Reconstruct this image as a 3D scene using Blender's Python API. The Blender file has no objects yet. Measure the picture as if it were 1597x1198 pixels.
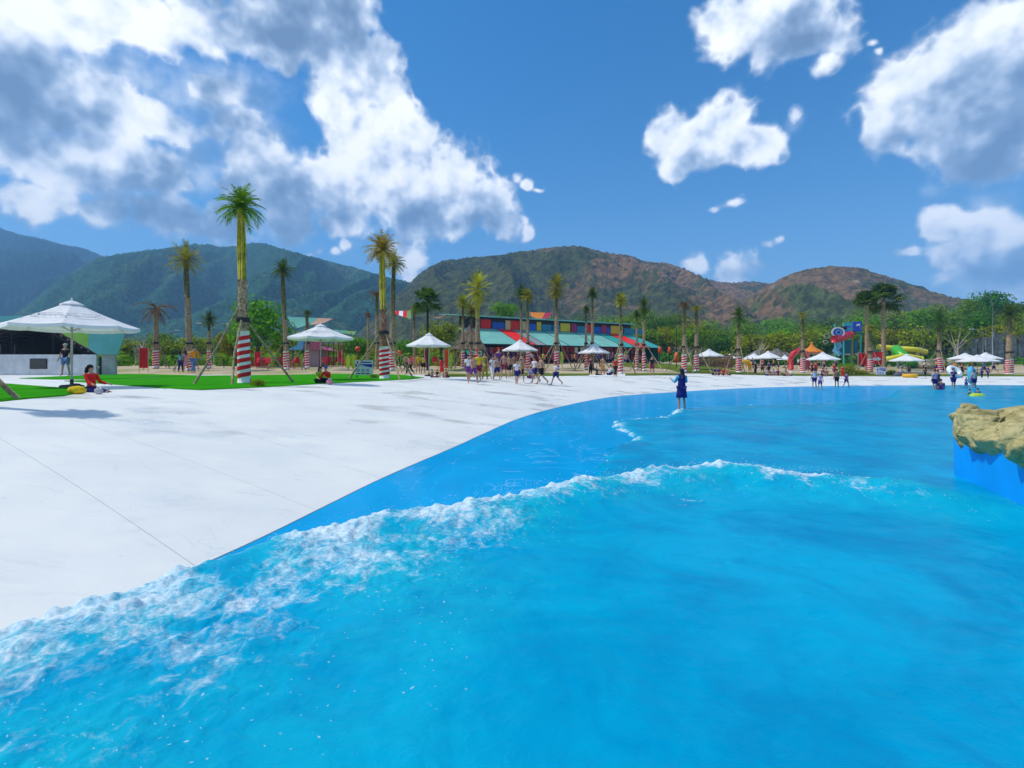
import bpy, bmesh, math, random
import numpy as np
from mathutils import Vector, Matrix
R = math.radians
random.seed(7)
SC = bpy.context.scene
COL = SC.collection
# ---------------------------------------------------------------- camera
FPX, CX, HY, CH = 800.0, 798.5, 572.0, 1.75     # focal length, centre column, horizon row (in px of the 1597 px photo), eye height
cam = bpy.data.cameras.new('camera'); camo = bpy.data.objects.new('camera', cam); COL.objects.link(camo)
camo.location = (0, 0, CH); camo.rotation_euler = (R(90), 0, 0)
cam.sensor_width = 36; cam.lens = 36 * FPX / 1597; cam.shift_y = -(599 - HY) / 1597
cam.clip_start = 0.05; cam.clip_end = 30000
SC.camera = camo
# ---------------------------------------------------------------- light and exposure
SUN_AZ, SUN_EL = R(-88), R(57)                    # azimuth from +Y (view direction) clockwise; the sun stands to the left, a little ahead
SUND = Vector((math.sin(SUN_AZ) * math.cos(SUN_EL), math.cos(SUN_AZ) * math.cos(SUN_EL), math.sin(SUN_EL)))
sun = bpy.data.lights.new('sun', 'SUN'); suno = bpy.data.objects.new('sun', sun); COL.objects.link(suno)
sun.energy = 3.3; sun.angle = R(0.5); sun.color = (1.0, 0.95, 0.86)
suno.rotation_euler = SUND.to_track_quat('Z', 'Y').to_euler()
SC.view_settings.view_transform = 'Standard'; SC.view_settings.look = 'None'
SC.view_settings.exposure = 0.20; SC.view_settings.gamma = 1.0; SC.view_settings.use_curve_mapping = False
SC.cycles.max_bounces = 6; SC.cycles.diffuse_bounces = 3; SC.cycles.glossy_bounces = 3; SC.cycles.transparent_max_bounces = 8
SC.cycles.volume_bounces = 1; SC.cycles.caustics_reflective = False; SC.cycles.caustics_refractive = False
SC.cycles.use_denoising = True
# ---------------------------------------------------------------- node helper
class NT:
    def __init__(s, tree): s.t = tree; s.n = tree.nodes; s.l = tree.links
    def put(s, sock, v):
        if v is None: return
        if isinstance(v, bpy.types.NodeSocket): s.l.new(v, sock)
        else:
            try: sock.default_value = v
            except Exception:
                if isinstance(v, (int, float)): sock.default_value = (v, v, v)
                else: sock.default_value = tuple(v) + (1,)
    def node(s, typ, props=None, **ins):
        n = s.n.new(typ)
        for k, v in (props or {}).items(): setattr(n, k, v)
        for k, v in ins.items():
            key = int(k[1:]) if k[0] == 'i' and k[1:].isdigit() else k.replace('_', ' ')
            s.put(n.inputs[key], v)
        return n
    def m(s, op, a, b=None, c=None, clamp=False):
        n = s.n.new('ShaderNodeMath'); n.operation = op; n.use_clamp = clamp
        for i, v in enumerate((a, b, c)): s.put(n.inputs[i], v)
        return n.outputs[0]
    def v(s, op, a, b=None, c=None, out=0):
        n = s.n.new('ShaderNodeVectorMath'); n.operation = op
        for i, x in enumerate((a, b, c)):
            if x is not None: s.put(n.inputs[i], x)
        return n.outputs[out]
    def noise(s, vec, scale, detail=4, rough=0.5, dist=0.0, lac=2.0):
        n = s.n.new('ShaderNodeTexNoise'); s.put(n.inputs['Vector'], vec)
        for k, x in (('Scale', scale), ('Detail', detail), ('Roughness', rough), ('Distortion', dist), ('Lacunarity', lac)): s.put(n.inputs[k], x)
        return n.outputs['Fac']
    def mr(s, x, a, b, c=0.0, d=1.0, smooth=True):
        n = s.n.new('ShaderNodeMapRange'); n.interpolation_type = 'SMOOTHSTEP' if smooth else 'LINEAR'
        for i, q in enumerate((x, a, b, c, d)): s.put(n.inputs[i], q)
        return n.outputs[0]
    def mix(s, f, a, b, mode='MIX'):
        n = s.n.new('ShaderNodeMix'); n.data_type = 'RGBA'; n.blend_type = mode
        s.put(n.inputs[0], f); s.put(n.inputs[6], a if not isinstance(a, tuple) or len(a) == 4 else a + (1,)); s.put(n.inputs[7], b if not isinstance(b, tuple) or len(b) == 4 else b + (1,))
        return n.outputs[2]
    def ramp(s, f, stops, mode='LINEAR'):
        n = s.n.new('ShaderNodeValToRGB'); n.color_ramp.interpolation = mode
        e = n.color_ramp.elements
        while len(e) < len(stops): e.new(0.5)
        for i, (p, c) in enumerate(stops): e[i].position = p; e[i].color = tuple(c) + (1,) if len(c) == 3 else c
        s.put(n.inputs[0], f); return n.outputs[0]
# ---------------------------------------------------------------- world: Nishita sky and procedural cumulus
W = bpy.data.worlds.new('World'); SC.world = W; W.use_nodes = True
wt = NT(W.node_tree); W.node_tree.nodes.clear()
def pdir(px, py):
    return Vector(((px - CX) / FPX, 1.0, (HY - py) / FPX)).normalized()
# cloud masses: column, row, half height (px of the photo; each about 1.5 times as wide as high), fullness
CLOUDS = [
 # the white tower left of the centre and its right flank
 (592,95,34,1.1),(575,140,44,1.1),(560,185,46,1.05),(610,190,46,1.1),(655,215,40,1.05),(600,245,56,1.15),(545,275,50,1.1),(650,275,60,1.15),(705,275,40,1.05),(745,310,36,1.0),(690,335,40,1.0),(770,345,22,.9),(640,345,36,.95),(805,352,15,.8),
 # its left foot
 (390,252,40,1.0),(430,285,44,1.0),(365,275,30,.85),(480,300,44,1.0),
 # grey sheet under it
 (540,338,36,1.0),(450,338,38,1.0),(360,338,36,1.0),(275,330,36,.95),(190,318,32,.85),
 # grey cloud along the top
 (540,18,40,1.05),(470,38,52,1.15),(390,45,54,1.1),(300,30,56,1.05),(210,40,60,1.0),(110,25,60,1.0),(10,30,60,1.0),
 (405,95,18,.8),(440,112,18,.85),
 (320,140,44,.66),(360,190,40,.6),(300,210,42,.72),
 # left heap
 (0,125,56,1.1),(60,150,60,1.15),(130,175,54,1.1),(200,185,44,1.0),(245,205,34,.95),(10,225,56,1.1),(80,235,54,1.1),(160,245,48,1.05),(230,262,38,1.0),(272,275,22,.8),(20,312,32,.95),(80,318,22,.85),(155,338,24,.95),(185,345,15,.75),
 (164,390,9,.72),(176,382,10,.76),(235,386,11,.65),(486,396,10,.7),(505,392,13,.78),(522,399,9,.65),(540,394,12,.72),(558,382,13,.75),(622,398,26,1.0),(642,434,12,.7),
 (1205,30,60,1.15),(1140,18,38,1.0),(1255,70,44,1.05),(1195,85,32,.95),(1265,118,24,.8),
 (1112,212,40,1.1),(1060,208,30,1.05),(1075,248,28,1.0),(1135,178,28,1.0),(1160,232,32,1.0),(1228,182,20,.66),
 (1500,130,76,1.2),(1565,60,62,1.2),(1565,195,60,1.2),(1430,170,42,1.1),(1500,205,42,1.05),(1545,255,24,.8),
 (1490,358,30,1.05),(1560,372,40,1.1),(1418,400,15,1.0),(1490,402,30,.95),(1560,430,42,1.0),(1470,440,24,.7),
 (1120,330,11,.62),(1138,324,13,.64),(1152,314,8,.5),(1200,389,9,.6),(1216,384,10,.62),(1230,388,7,.5),(814,277,11,.72),(832,288,12,.74),(848,297,8,.6),(800,340,10,.62),(812,352,11,.62),(1358,66,13,.6),(1368,84,14,.6),(1372,104,9,.5),(1268,254,10,.6),(1145,422,24,1.0),(1076,416,19,.78),
]
# thick, shaded undersides: column, row, half height, depth of shade
SHADES = [(450,335,66,1.15),(350,330,66,1.15),(240,315,60,1.1),(500,40,74,1.2),(400,60,70,1.1),(560,60,50,1.0),(330,110,60,.9),(10,150,74,1.25),(80,185,50,1.0),(320,190,56,.9),(660,340,44,.95),(740,335,40,.95),(1245,70,54,.95),(1545,180,92,1.0),(1570,240,60,1.1),(1570,430,60,.95),(1110,258,30,.8),(545,330,40,.9),(150,290,50,.95),(660,250,30,.55)]
AZ = 1.5
def blobs(t, vec, rows, fall, off, sm):
    acc = None
    for row in rows:
        px, py, ry = row[:3]; k = row[3] if len(row) > 3 else 1.0
        c = pdir(px, py); r = (pdir(px, py + ry) - pdir(px, py - ry)).length / 2 * AZ
        d = t.v('DISTANCE', vec, (c.x, c.y, c.z * AZ), out=1)
        q = t.m('MULTIPLY_ADD', d, -fall / r, k + off)
        acc = q if acc is None else t.m('SMOOTH_MAX', acc, q, sm)
    return acc
tc = wt.node('ShaderNodeTexCoord').outputs['Generated']
nzc = wt.node('ShaderNodeTexNoise', Vector=tc, Scale=6.0, Detail=2.0, Roughness=0.55).outputs['Color']
wv = wt.v('MULTIPLY_ADD', wt.v('SUBTRACT', nzc, (0.5, 0.5, 0.5)), (0.13, 0.13, 0.11), wt.v('MULTIPLY', tc, (1, 1, AZ)))
mass = blobs(wt, wv, CLOUDS, 0.85, 0.02, 0.13)
shade = blobs(wt, wv, SHADES, 0.8, 0.2, 0.25)
# the rest of the sky, outside the picture: the same kind of broken cumulus
sep = wt.node('ShaderNodeSeparateXYZ', i0=tc)
away = wt.m('MAXIMUM', wt.mr(sep.outputs[1], 0.62, 0.45), wt.mr(sep.outputs[2], 0.60, 0.74))
gen = wt.m('MULTIPLY_ADD', wt.noise(tc, 2.3, 2, 0.5), 5.0, -2.75)
gen = wt.m('SUBTRACT', gen, wt.m('MULTIPLY', wt.m('SUBTRACT', 1.0, away), 6.0))
mass = wt.m('MAXIMUM', wt.m('MAXIMUM', mass, gen), -2.0)
TOS = Vector((-0.62, -0.1, 0.72))
f0 = wt.noise(tc, 11.0, 6, 0.52, 0.0, 2.2)
b0 = wt.noise(tc, 34.0, 1.0, 0.5)
d0 = wt.m('ADD', mass, wt.m('MULTIPLY', wt.m('SUBTRACT', f0, 0.5), 1.75))
d0 = wt.m('ADD', d0, wt.m('MULTIPLY', wt.m('SUBTRACT', 0.10, wt.m('ABSOLUTE', wt.m('SUBTRACT', b0, 0.5))), 0.9))
alpha = wt.mr(d0, -0.04, 0.46)
s0 = wt.noise(tc, 13.0, 3.5, 0.52); s1 = wt.noise(wt.v('ADD', tc, tuple(TOS * 0.026)), 13.0, 3.5, 0.52)
lit = wt.m('MULTIPLY', wt.m('SUBTRACT', s0, s1), 2.0)
deep = wt.m('MULTIPLY', wt.mr(shade, -0.05, 1.3), -0.76)
core = wt.m('MULTIPLY', wt.mr(d0, 0.3, 1.6), -0.12)
lum = wt.m('ADD', wt.m('ADD', wt.m('ADD', lit, deep), core), 0.90)
ccol = wt.ramp(lum, [(0.0, (0.13, 0.20, 0.33)), (0.28, (0.22, 0.31, 0.46)), (0.52, (0.44, 0.53, 0.67)), (0.76, (0.80, 0.84, 0.90)), (1.0, (1.0, 1.0, 1.0))])
sky = wt.node('ShaderNodeTexSky', {'sky_type': 'NISHITA', 'sun_disc': False, 'sun_elevation': SUN_EL, 'sun_rotation': SUN_AZ, 'air_density': 1.0, 'dust_density': 0.35, 'ozone_density': 3.0, 'altitude': 50})
skyc = wt.node('ShaderNodeHueSaturation', Saturation=1.42, Value=1.0, Color=sky.outputs[0]).outputs[0]
# a thin grey-white veil joining the heaps on the left, and faint wisps on the right
VEILS = [(60,120,120,.9),(200,130,110,.85),(330,150,100,.85),(300,240,90,.9),(400,210,70,.7),(200,300,70,.9),(60,300,60,.8),(420,330,60,.9),(560,380,40,.45),(300,360,40,.5),(1230,190,40,.5),(1365,100,40,.5),(1480,300,60,.35),(1560,330,70,.5),(1250,110,60,.5)]
veil = blobs(wt, wv, VEILS, 0.9, 0.05, 0.3)
va = wt.m('MULTIPLY', wt.mr(wt.m('ADD', veil, wt.m('MULTIPLY', wt.m('SUBTRACT', f0, 0.5), 1.6)), 0.0, 0.95), 0.72)
vcol = wt.ramp(wt.m('ADD', s0, lit), [(0.25, (0.20, 0.29, 0.42)), (0.5, (0.36, 0.46, 0.60)), (0.75, (0.66, 0.73, 0.82))])
ccol = wt.mix(alpha, vcol, ccol)
alpha = wt.m('MAXIMUM', alpha, va)
bg1 = wt.node('ShaderNodeBackground', Color=skyc, Strength=0.13)
bg2 = wt.node('ShaderNodeBackground', Color=ccol, Strength=1.22)
mx = wt.node('ShaderNodeMixShader', i0=alpha, i1=bg1.outputs[0], i2=bg2.outputs[0])
wo = wt.node('ShaderNodeOutputWorld', Surface=mx.outputs[0])
W.cycles.sampling_method = 'NONE'
# ---------------------------------------------------------------- mesh and object helpers
def newobj(name, me, mat=None, parent=None, loc=None, rot=None):
    o = bpy.data.objects.new(name, me); COL.objects.link(o)
    if mat is not None and me is not None:
        if len(me.materials) == 0: me.materials.append(mat)
        elif me.materials[0] != mat:
            o.material_slots[0].link = 'OBJECT'; o.material_slots[0].material = mat
    if parent is not None: o.parent = parent
    if loc is not None: o.location = loc
    if rot is not None: o.rotation_euler = rot
    return o
def tag(o, label, cat, group=None):
    o['label'] = label; o['category'] = cat
    if group: o['group'] = group
    return o
def kind(o, k, label=None):
    o['kind'] = k
    if label: o['label'] = label
    return o
def thing(name, label, cat, loc=(0, 0, 0), rz=0, group=None, scale=1.0):
    o = bpy.data.objects.new(name, None); COL.objects.link(o); o.empty_display_size = 0.1
    o.location = loc; o.rotation_euler = (0, 0, rz); o.scale = (scale,) * 3
    return tag(o, label, cat, group)
def mesh(name, v, f, smooth=False):
    me = bpy.data.meshes.new(name); me.from_pydata([tuple(map(float, p)) for p in v], [], [tuple(map(int, q)) for q in f]); me.update()
    if smooth: me.polygons.foreach_set('use_smooth', [True] * len(me.polygons))
    return me
def gridmesh(name, P, smooth=True, mask=None):
    """P: array (rows, cols, 3); mask: faces kept"""
    r, c = P.shape[:2]
    idx = np.arange(r * c).reshape(r, c)
    q = np.stack([idx[:-1, :-1], idx[:-1, 1:], idx[1:, 1:], idx[1:, :-1]], -1).reshape(-1, 4)
    if mask is not None: q = q[mask.reshape(-1)]
    me = bpy.data.meshes.new(name)
    me.vertices.add(r * c); me.vertices.foreach_set('co', P.reshape(-1, 3).astype(np.float32).ravel())
    me.loops.add(q.size); me.loops.foreach_set('vertex_index', q.astype(np.int32).ravel())
    me.polygons.add(len(q)); me.polygons.foreach_set('loop_start', np.arange(0, q.size, 4, dtype=np.int32))
    me.polygons.foreach_set('loop_total', np.full(len(q), 4, dtype=np.int32))
    me.update(calc_edges=True)
    if smooth: me.polygons.foreach_set('use_smooth', np.ones(len(q), dtype=bool))
    return me
class MB:
    def __init__(s): s.v = []; s.f = []
    def add(s, v, f):
        o = len(s.v); s.v += [tuple(p) for p in v]; s.f += [tuple(i + o for i in q) for q in f]; return s
    def box(s, x0, x1, y0, y1, z0, z1):
        v = [(x0,y0,z0),(x1,y0,z0),(x1,y1,z0),(x0,y1,z0),(x0,y0,z1),(x1,y0,z1),(x1,y1,z1),(x0,y1,z1)]
        return s.add(v, [(0,3,2,1),(4,5,6,7),(0,1,5,4),(1,2,6,5),(2,3,7,6),(3,0,4,7)])
    def prism(s, pts, y0, y1):
        """outline in x, z (counter-clockwise seen from -y) pushed from y0 (front) to y1"""
        n = len(pts); v = [(x, y0, z) for x, z in pts] + [(x, y1, z) for x, z in pts]
        return s.add(v, [tuple(range(n)), tuple(range(2 * n - 1, n - 1, -1))] + [(i, i + n, (i + 1) % n + n, (i + 1) % n) for i in range(n)])
    def slab(s, pts, z0, z1):
        n = len(pts); v = [(x, y, z0) for x, y in pts] + [(x, y, z1) for x, y in pts]
        return s.add(v, [tuple(range(n - 1, -1, -1)), tuple(range(n, 2 * n))] + [(i, (i + 1) % n, (i + 1) % n + n, i + n) for i in range(n)])
    def panel(s, a, b, c, d, t=0.03):
        """a flat or twisted four-cornered sheet of thickness t"""
        a, b, c, d = map(Vector, (a, b, c, d)); n = (b - a).cross(d - a).normalized() * t
        return s.add([a, b, c, d, a + n, b + n, c + n, d + n], [(0,3,2,1),(4,5,6,7),(0,1,5,4),(1,2,6,5),(2,3,7,6),(3,0,4,7)])
    def tube(s, pts, rad, n=8, caps=True):
        pts = [Vector(p) for p in pts]; k = len(pts)
        rad = [rad] * k if isinstance(rad, (int, float)) else rad
        v = []; f = []
        for i, p in enumerate(pts):
            d = (pts[min(i + 1, k - 1)] - pts[max(i - 1, 0)]); d = d.normalized() if d.length > 1e-9 else Vector((0, 0, 1))
            a = d.cross(Vector((0, 1, 0)) if abs(d.y) < 0.9 else Vector((1, 0, 0))).normalized(); b = d.cross(a)
            for j in range(n):
                t = 2 * math.pi * j / n; v.append(p + (a * math.cos(t) + b * math.sin(t)) * rad[i])
        for i in range(k - 1):
            for j in range(n): f.append((i * n + j, i * n + (j + 1) % n, (i + 1) * n + (j + 1) % n, (i + 1) * n + j))
        if caps: f += [tuple(range(n)), tuple(range(k * n - 1, (k - 1) * n - 1, -1))]
        return s.add(v, f)
    def lathe(s, prof, n=16, c=(0, 0, 0), a0=0.0):
        v = []; f = []; k = len(prof)
        for r, z in prof:
            for j in range(n): t = a0 + 2 * math.pi * j / n; v.append((c[0] + r * math.cos(t), c[1] + r * math.sin(t), c[2] + z))
        for i in range(k - 1):
            for j in range(n): f.append((i * n + j, i * n + (j + 1) % n, (i + 1) * n + (j + 1) % n, (i + 1) * n + j))
        return s.add(v, f)
    def blob(s, c, r, rings=6, n=8, jit=0.0, rnd=random):
        v = []; f = []
        rx, ry, rz = (r, r, r) if isinstance(r, (int, float)) else r
        for i in range(rings + 1):
            ph = math.pi * i / rings - math.pi / 2
            for j in range(n):
                t = 2 * math.pi * j / n; k = 1 + (rnd.uniform(-jit, jit) if 0 < i < rings else 0)
                v.append((c[0] + rx * k * math.cos(ph) * math.cos(t), c[1] + ry * k * math.cos(ph) * math.sin(t), c[2] + rz * k * math.sin(ph)))
        for i in range(rings):
            for j in range(n): f.append((i * n + j, i * n + (j + 1) % n, (i + 1) * n + (j + 1) % n, (i + 1) * n + j))
        return s.add(v, f)
    def obj(s, name, mat, parent=None, smooth=False, loc=None, rot=None):
        return newobj(name, mesh(name, s.v, s.f, smooth), mat, parent, loc, rot)
def copy_tree(o, parent=None):
    c = o.copy(); COL.objects.link(c); c.parent = parent
    for ch in list(o.children): copy_tree(ch, c)
    return c
# ---------------------------------------------------------------- materials
MATS = {}
def mat(name, col, rough=0.6, var=0.12, scale=6.0, spec=0.3, bump=0.0, bscale=30.0, metal=0.0, rnd=0.0, transl=0.0, col2=None):
    if name in MATS: return MATS[name]
    m = bpy.data.materials.new(name); m.use_nodes = True; t = NT(m.node_tree); t.n.clear()
    co = t.node('ShaderNodeTexCoord').outputs['Object']
    f = t.noise(co, scale, 4, 0.6)
    dark = tuple(c * (1 - var * 1.6) for c in col); lite = tuple(min(1, c * (1 + var)) for c in (col2 or col))
    c = t.mix(t.mr(f, 0.3, 0.7), dark, lite)
    if rnd:
        oi = t.node('ShaderNodeObjectInfo').outputs['Random']
        c = t.node('ShaderNodeHueSaturation', Hue=t.m('MULTIPLY_ADD', oi, rnd * 0.12, 0.5 - rnd * 0.06), Value=t.m('MULTIPLY_ADD', oi, rnd, 1 - rnd / 2), Color=c).outputs[0]
    b = t.node('ShaderNodeBsdfPrincipled', Base_Color=c, Roughness=rough, Metallic=metal)
    b.inputs['Specular IOR Level'].default_value = spec
    if bump:
        bn = t.node('ShaderNodeBump', Strength=bump, Distance=0.02, Height=t.noise(co, bscale, 5, 0.6)); t.l.new(bn.outputs[0], b.inputs['Normal'])
    out = b.outputs[0]
    if transl:
        tr = t.node('ShaderNodeBsdfTranslucent', Color=c); out = t.node('ShaderNodeMixShader', i0=transl, i1=out, i2=tr.outputs[0]).outputs[0]
    t.node('ShaderNodeOutputMaterial', Surface=out)
    MATS[name] = m; return m
# ---------------------------------------------------------------- numeric noise
_P = np.random.RandomState(11).permutation(512); _P = np.concatenate([_P, _P, _P])
_G = np.stack([np.cos(np.arange(512) * 2.399963), np.sin(np.arange(512) * 2.399963)], -1)
def perlin(x, y):
    xi = np.floor(x).astype(int); yi = np.floor(y).astype(int); xf = x - xi; yf = y - yi; xi &= 511; yi &= 511
    u = xf * xf * xf * (xf * (xf * 6 - 15) + 10); w = yf * yf * yf * (yf * (yf * 6 - 15) + 10)
    def g(a, b, dx, dy):
        h = _G[_P[_P[(xi + a) & 511] + ((yi + b) & 511)] & 511]; return h[..., 0] * dx + h[..., 1] * dy
    a = g(0, 0, xf, yf); b = g(1, 0, xf - 1, yf); c = g(0, 1, xf, yf - 1); d = g(1, 1, xf - 1, yf - 1)
    return (a + u * (b - a)) * (1 - w) + (c + u * (d - c)) * w
def fbm(x, y, o=4, g=0.5, l=2.03):
    s = 0; a = 1.0
    for i in range(o): s = s + a * perlin(x + 17.3 * i, y - 9.1 * i); x = x * l; y = y * l; a *= g
    return s
def sstep(a, b, x):
    t = np.clip((x - a) / (b - a), 0, 1); return t * t * (3 - 2 * t)
# ---------------------------------------------------------------- plan of the place (metres; camera at the origin looking along +Y)
EDGE = np.array([(-9.5,-14),(-6,-8),(-4,-3),(-3.35,0),(-3.05,2.2),(-2.85,3.6),(-2.5,5.05),(-2.26,6.33),(-1.98,7.8),(-1.18,11.0),(-.73,12.96),(.25,16.9),(1.94,21.5),(5.9,29.2),(11.6,35),(21.3,42.4),(35,46.7),(48,46.5),(62,42),(75,34)], float)
def spline(P, n):
    P = np.asarray(P, float); t = np.concatenate([[0], np.cumsum(np.linalg.norm(np.diff(P, axis=0), axis=1) ** 0.5)])
    u = np.linspace(0, t[-1], n); k = np.clip(np.searchsorted(t, u, side='right') - 1, 0, len(P) - 2)
    m = np.gradient(P, t, axis=0); h = (t[k + 1] - t[k])[:, None]; s = ((u - t[k]) / (t[k + 1] - t[k]))[:, None]
    return P[k] * (2*s**3-3*s**2+1) + m[k] * h * (s**3-2*s**2+s) + P[k+1] * (-2*s**3+3*s**2) + m[k+1] * h * (s**3-s**2)
EDGEC = spline(EDGE, 160)
def polydist(x, y, L):
    """unsigned distance to a polyline and the parameter (index) of the nearest point"""
    best = np.full(x.shape, 1e18); par = np.zeros(x.shape)
    for i in range(len(L) - 1):
        ax, ay = L[i]; dx, dy = L[i + 1] - L[i]; q = dx * dx + dy * dy + 1e-12
        t = np.clip(((x - ax) * dx + (y - ay) * dy) / q, 0, 1)
        d = (x - ax - t * dx) ** 2 + (y - ay - t * dy) ** 2
        m = d < best; best = np.where(m, d, best); par = np.where(m, i + t, par)
    return np.sqrt(best), par
def inpoly(x, y, L):
    r = np.zeros(x.shape, bool); n = len(L)
    for i in range(n):
        x0, y0 = L[i]; x1, y1 = L[(i + 1) % n]
        if y0 == y1: continue
        c = ((y0 > y) != (y1 > y)) & (x < (x1 - x0) * (y - y0) / (y1 - y0) + x0); r ^= c
    return r
POOL = np.vstack([EDGEC, [(90, -30), (-10, -30)]])
def edged(x, y):
    x = np.asarray(x, float); y = np.asarray(y, float)
    d, _ = polydist(x, y, EDGEC[::2]); return np.where(inpoly(x, y, POOL), -d, d)
def plateau(x): return 1.0 - 0.4 * sstep(4, 46, x)
def H(x, y, d=None):
    """height of the finished ground"""
    x = np.asarray(x, float); y = np.asarray(y, float)
    if d is None: d = edged(x, y)
    u = np.clip(d / 10.5, 0, 1); z = 0.05 + (plateau(x) - 0.05) * (1 - (1 - u) ** 1.5)
    r0 = 47 + 14 * sstep(8, 40, x)
    z = z + 0.85 * sstep(0, 18, y - r0) + 2.2 * sstep(16, 60, y - r0) + 6.0 * sstep(50, 260, y - r0)
    return np.where(d < 0, 0.05 + 0.006 * d, z)
def H1(x, y): return float(H(np.array([x]), np.array([y]))[0])
_DS = np.concatenate([np.linspace(2, 60, 800), np.linspace(60.2, 160, 400)])
def gp(px, py):
    """the ground point seen at a pixel of the photo"""
    X = (px - CX) / FPX * _DS; z = H(X, _DS); yy = HY + (CH - z) * FPX / _DS
    k = np.where(yy <= py)[0]; k = k[0] if len(k) else len(_DS) - 1
    return Vector((X[k], _DS[k], z[k]))
def gd(px, D):
    X = (px - CX) / FPX * D; return Vector((X, D, H1(X, D)))
def zat(py, D): return CH + (HY - py) * D / FPX
def xat(px, D): return (px - CX) / FPX * D
# ---------------------------------------------------------------- surface materials
def ground_mat():
    m = bpy.data.materials.new('dry_earth'); m.use_nodes = True; t = NT(m.node_tree); t.n.clear()
    co = t.node('ShaderNodeTexCoord').outputs['Object']
    c = t.ramp(t.noise(co, 0.12, 6, 0.6), [(0.3, (0.36, 0.27, 0.16)), (0.5, (0.50, 0.40, 0.26)), (0.60, (0.30, 0.28, 0.10)), (0.72, (0.13, 0.20, 0.03))])
    c = t.mix(t.mr(t.noise(co, 3.0, 5, 0.65), 0.35, 0.7), c, t.mix(0.5, c, (0.56, 0.47, 0.34)))
    b = t.node('ShaderNodeBsdfPrincipled', Base_Color=c, Roughness=0.9); b.inputs['Specular IOR Level'].default_value = 0.1
    bn = t.node('ShaderNodeBump', Strength=0.5, Distance=0.05, Height=t.noise(co, 6, 5, 0.65)); t.l.new(bn.outputs[0], b.inputs['Normal'])
    t.node('ShaderNodeOutputMaterial', Surface=b.outputs[0]); return m
def deck_mat():
    m = bpy.data.materials.new('white_concrete'); m.use_nodes = True; t = NT(m.node_tree); t.n.clear()
    co = t.node('ShaderNodeNewGeometry').outputs['Position']
    n1 = t.noise(co, 0.55, 5, 0.6); n2 = t.noise(t.v('MULTIPLY', co, (1.0, 2.6, 1)), 2.2, 6, 0.62, 0.6); n3 = t.noise(co, 14.0, 5, 0.7)
    c = t.mix(t.mr(n1, 0.35, 0.68), (0.775, 0.77, 0.705), (0.715, 0.72, 0.67))
    c = t.mix(t.mr(t.noise(t.v('MULTIPLY', co, (.6, 1.2, 1)), .30, 5, .62, .9), .47, .68, 0, .5), c, (0.63, 0.665, 0.645))
    c = t.mix(t.mr(n2, 0.53, 0.80, 0, 0.6), c, (0.58, 0.61, 0.59))
    c = t.mix(t.mr(n3, 0.55, 0.85, 0, 0.3), c, (0.62, 0.63, 0.60))
    # thin trowel arcs and drying water lines
    ln = t.m('ABSOLUTE', t.m('SUBTRACT', t.noise(t.v('MULTIPLY', co, (0.8, 1.1, 1)), 0.9, 3, 0.5, 0.8), 0.5))
    c = t.mix(t.m('MULTIPLY', t.mr(ln, 0.006, 0.0), t.mr(n1, 0.45, 0.6, 0, 0.4)), c, (0.48, 0.53, 0.57))
    # scattered specks
    sp = t.node('ShaderNodeTexVoronoi', Vector=co, Scale=1.7).outputs['Distance']
    c = t.mix(t.mr(sp, 0.022, 0.012, 0, 0.75), c, (0.16, 0.15, 0.14))
    wet = t.mr(t.noise(t.v('MULTIPLY', co, (1, 1.6, 1)), 0.4, 4, 0.55), 0.5, 0.66)
    b = t.node('ShaderNodeBsdfPrincipled', Base_Color=c, Roughness=t.m('MULTIPLY_ADD', wet, -0.42, 0.6)); b.inputs['Specular IOR Level'].default_value = 0.35
    bn = t.node('ShaderNodeBump', Strength=0.25, Distance=0.01, Height=t.m('ADD', n2, t.m('MULTIPLY', n3, 0.3))); t.l.new(bn.outputs[0], b.inputs['Normal'])
    t.node('ShaderNodeOutputMaterial', Surface=b.outputs[0]); return m
def paint_mat():
    m = bpy.data.materials.new('blue_pool_paint'); m.use_nodes = True; t = NT(m.node_tree); t.n.clear()
    co = t.node('ShaderNodeNewGeometry').outputs['Position']
    n1 = t.noise(t.v('MULTIPLY', co, (1, 0.6, 1)), 0.8, 5, 0.55, 0.5)
    c = t.mix(t.mr(n1, 0.35, 0.68), (0.0, 0.29, 0.58), (0.0, 0.33, 0.64))
    film = t.mr(t.noise(t.v('MULTIPLY', co, (1, 0.35, 1)), 1.6, 6, 0.6, 1.0), 0.5, 0.72)
    c = t.mix(t.m('MULTIPLY', film, 0.30), c, (0.0, 0.40, 0.72))
    ed = t.m('ABSOLUTE', t.m('SUBTRACT', t.noise(t.v('MULTIPLY', co, (1, 0.5, 1)), 0.55, 4, 0.55, 1.2), 0.5))
    c = t.mix(t.mr(ed, 0.006, 0.001, 0, 0.22), c, (0.30, 0.62, 0.9))
    b = t.node('ShaderNodeBsdfPrincipled', Base_Color=c, Roughness=0.12); b.inputs['Specular IOR Level'].default_value = 0.07
    bn = t.node('ShaderNodeBump', Strength=0.22, Distance=0.012, Height=t.noise(t.v('MULTIPLY', co, (1, 0.5, 1)), 7, 4, 0.55, 0.6)); t.l.new(bn.outputs[0], b.inputs['Normal'])
    df = t.node('ShaderNodeBsdfDiffuse', Color=c)
    t.node('ShaderNodeOutputMaterial', Surface=t.node('ShaderNodeMixShader', i0=0.62, i1=b.outputs[0], i2=df.outputs[0]).outputs[0]); return m
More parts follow.
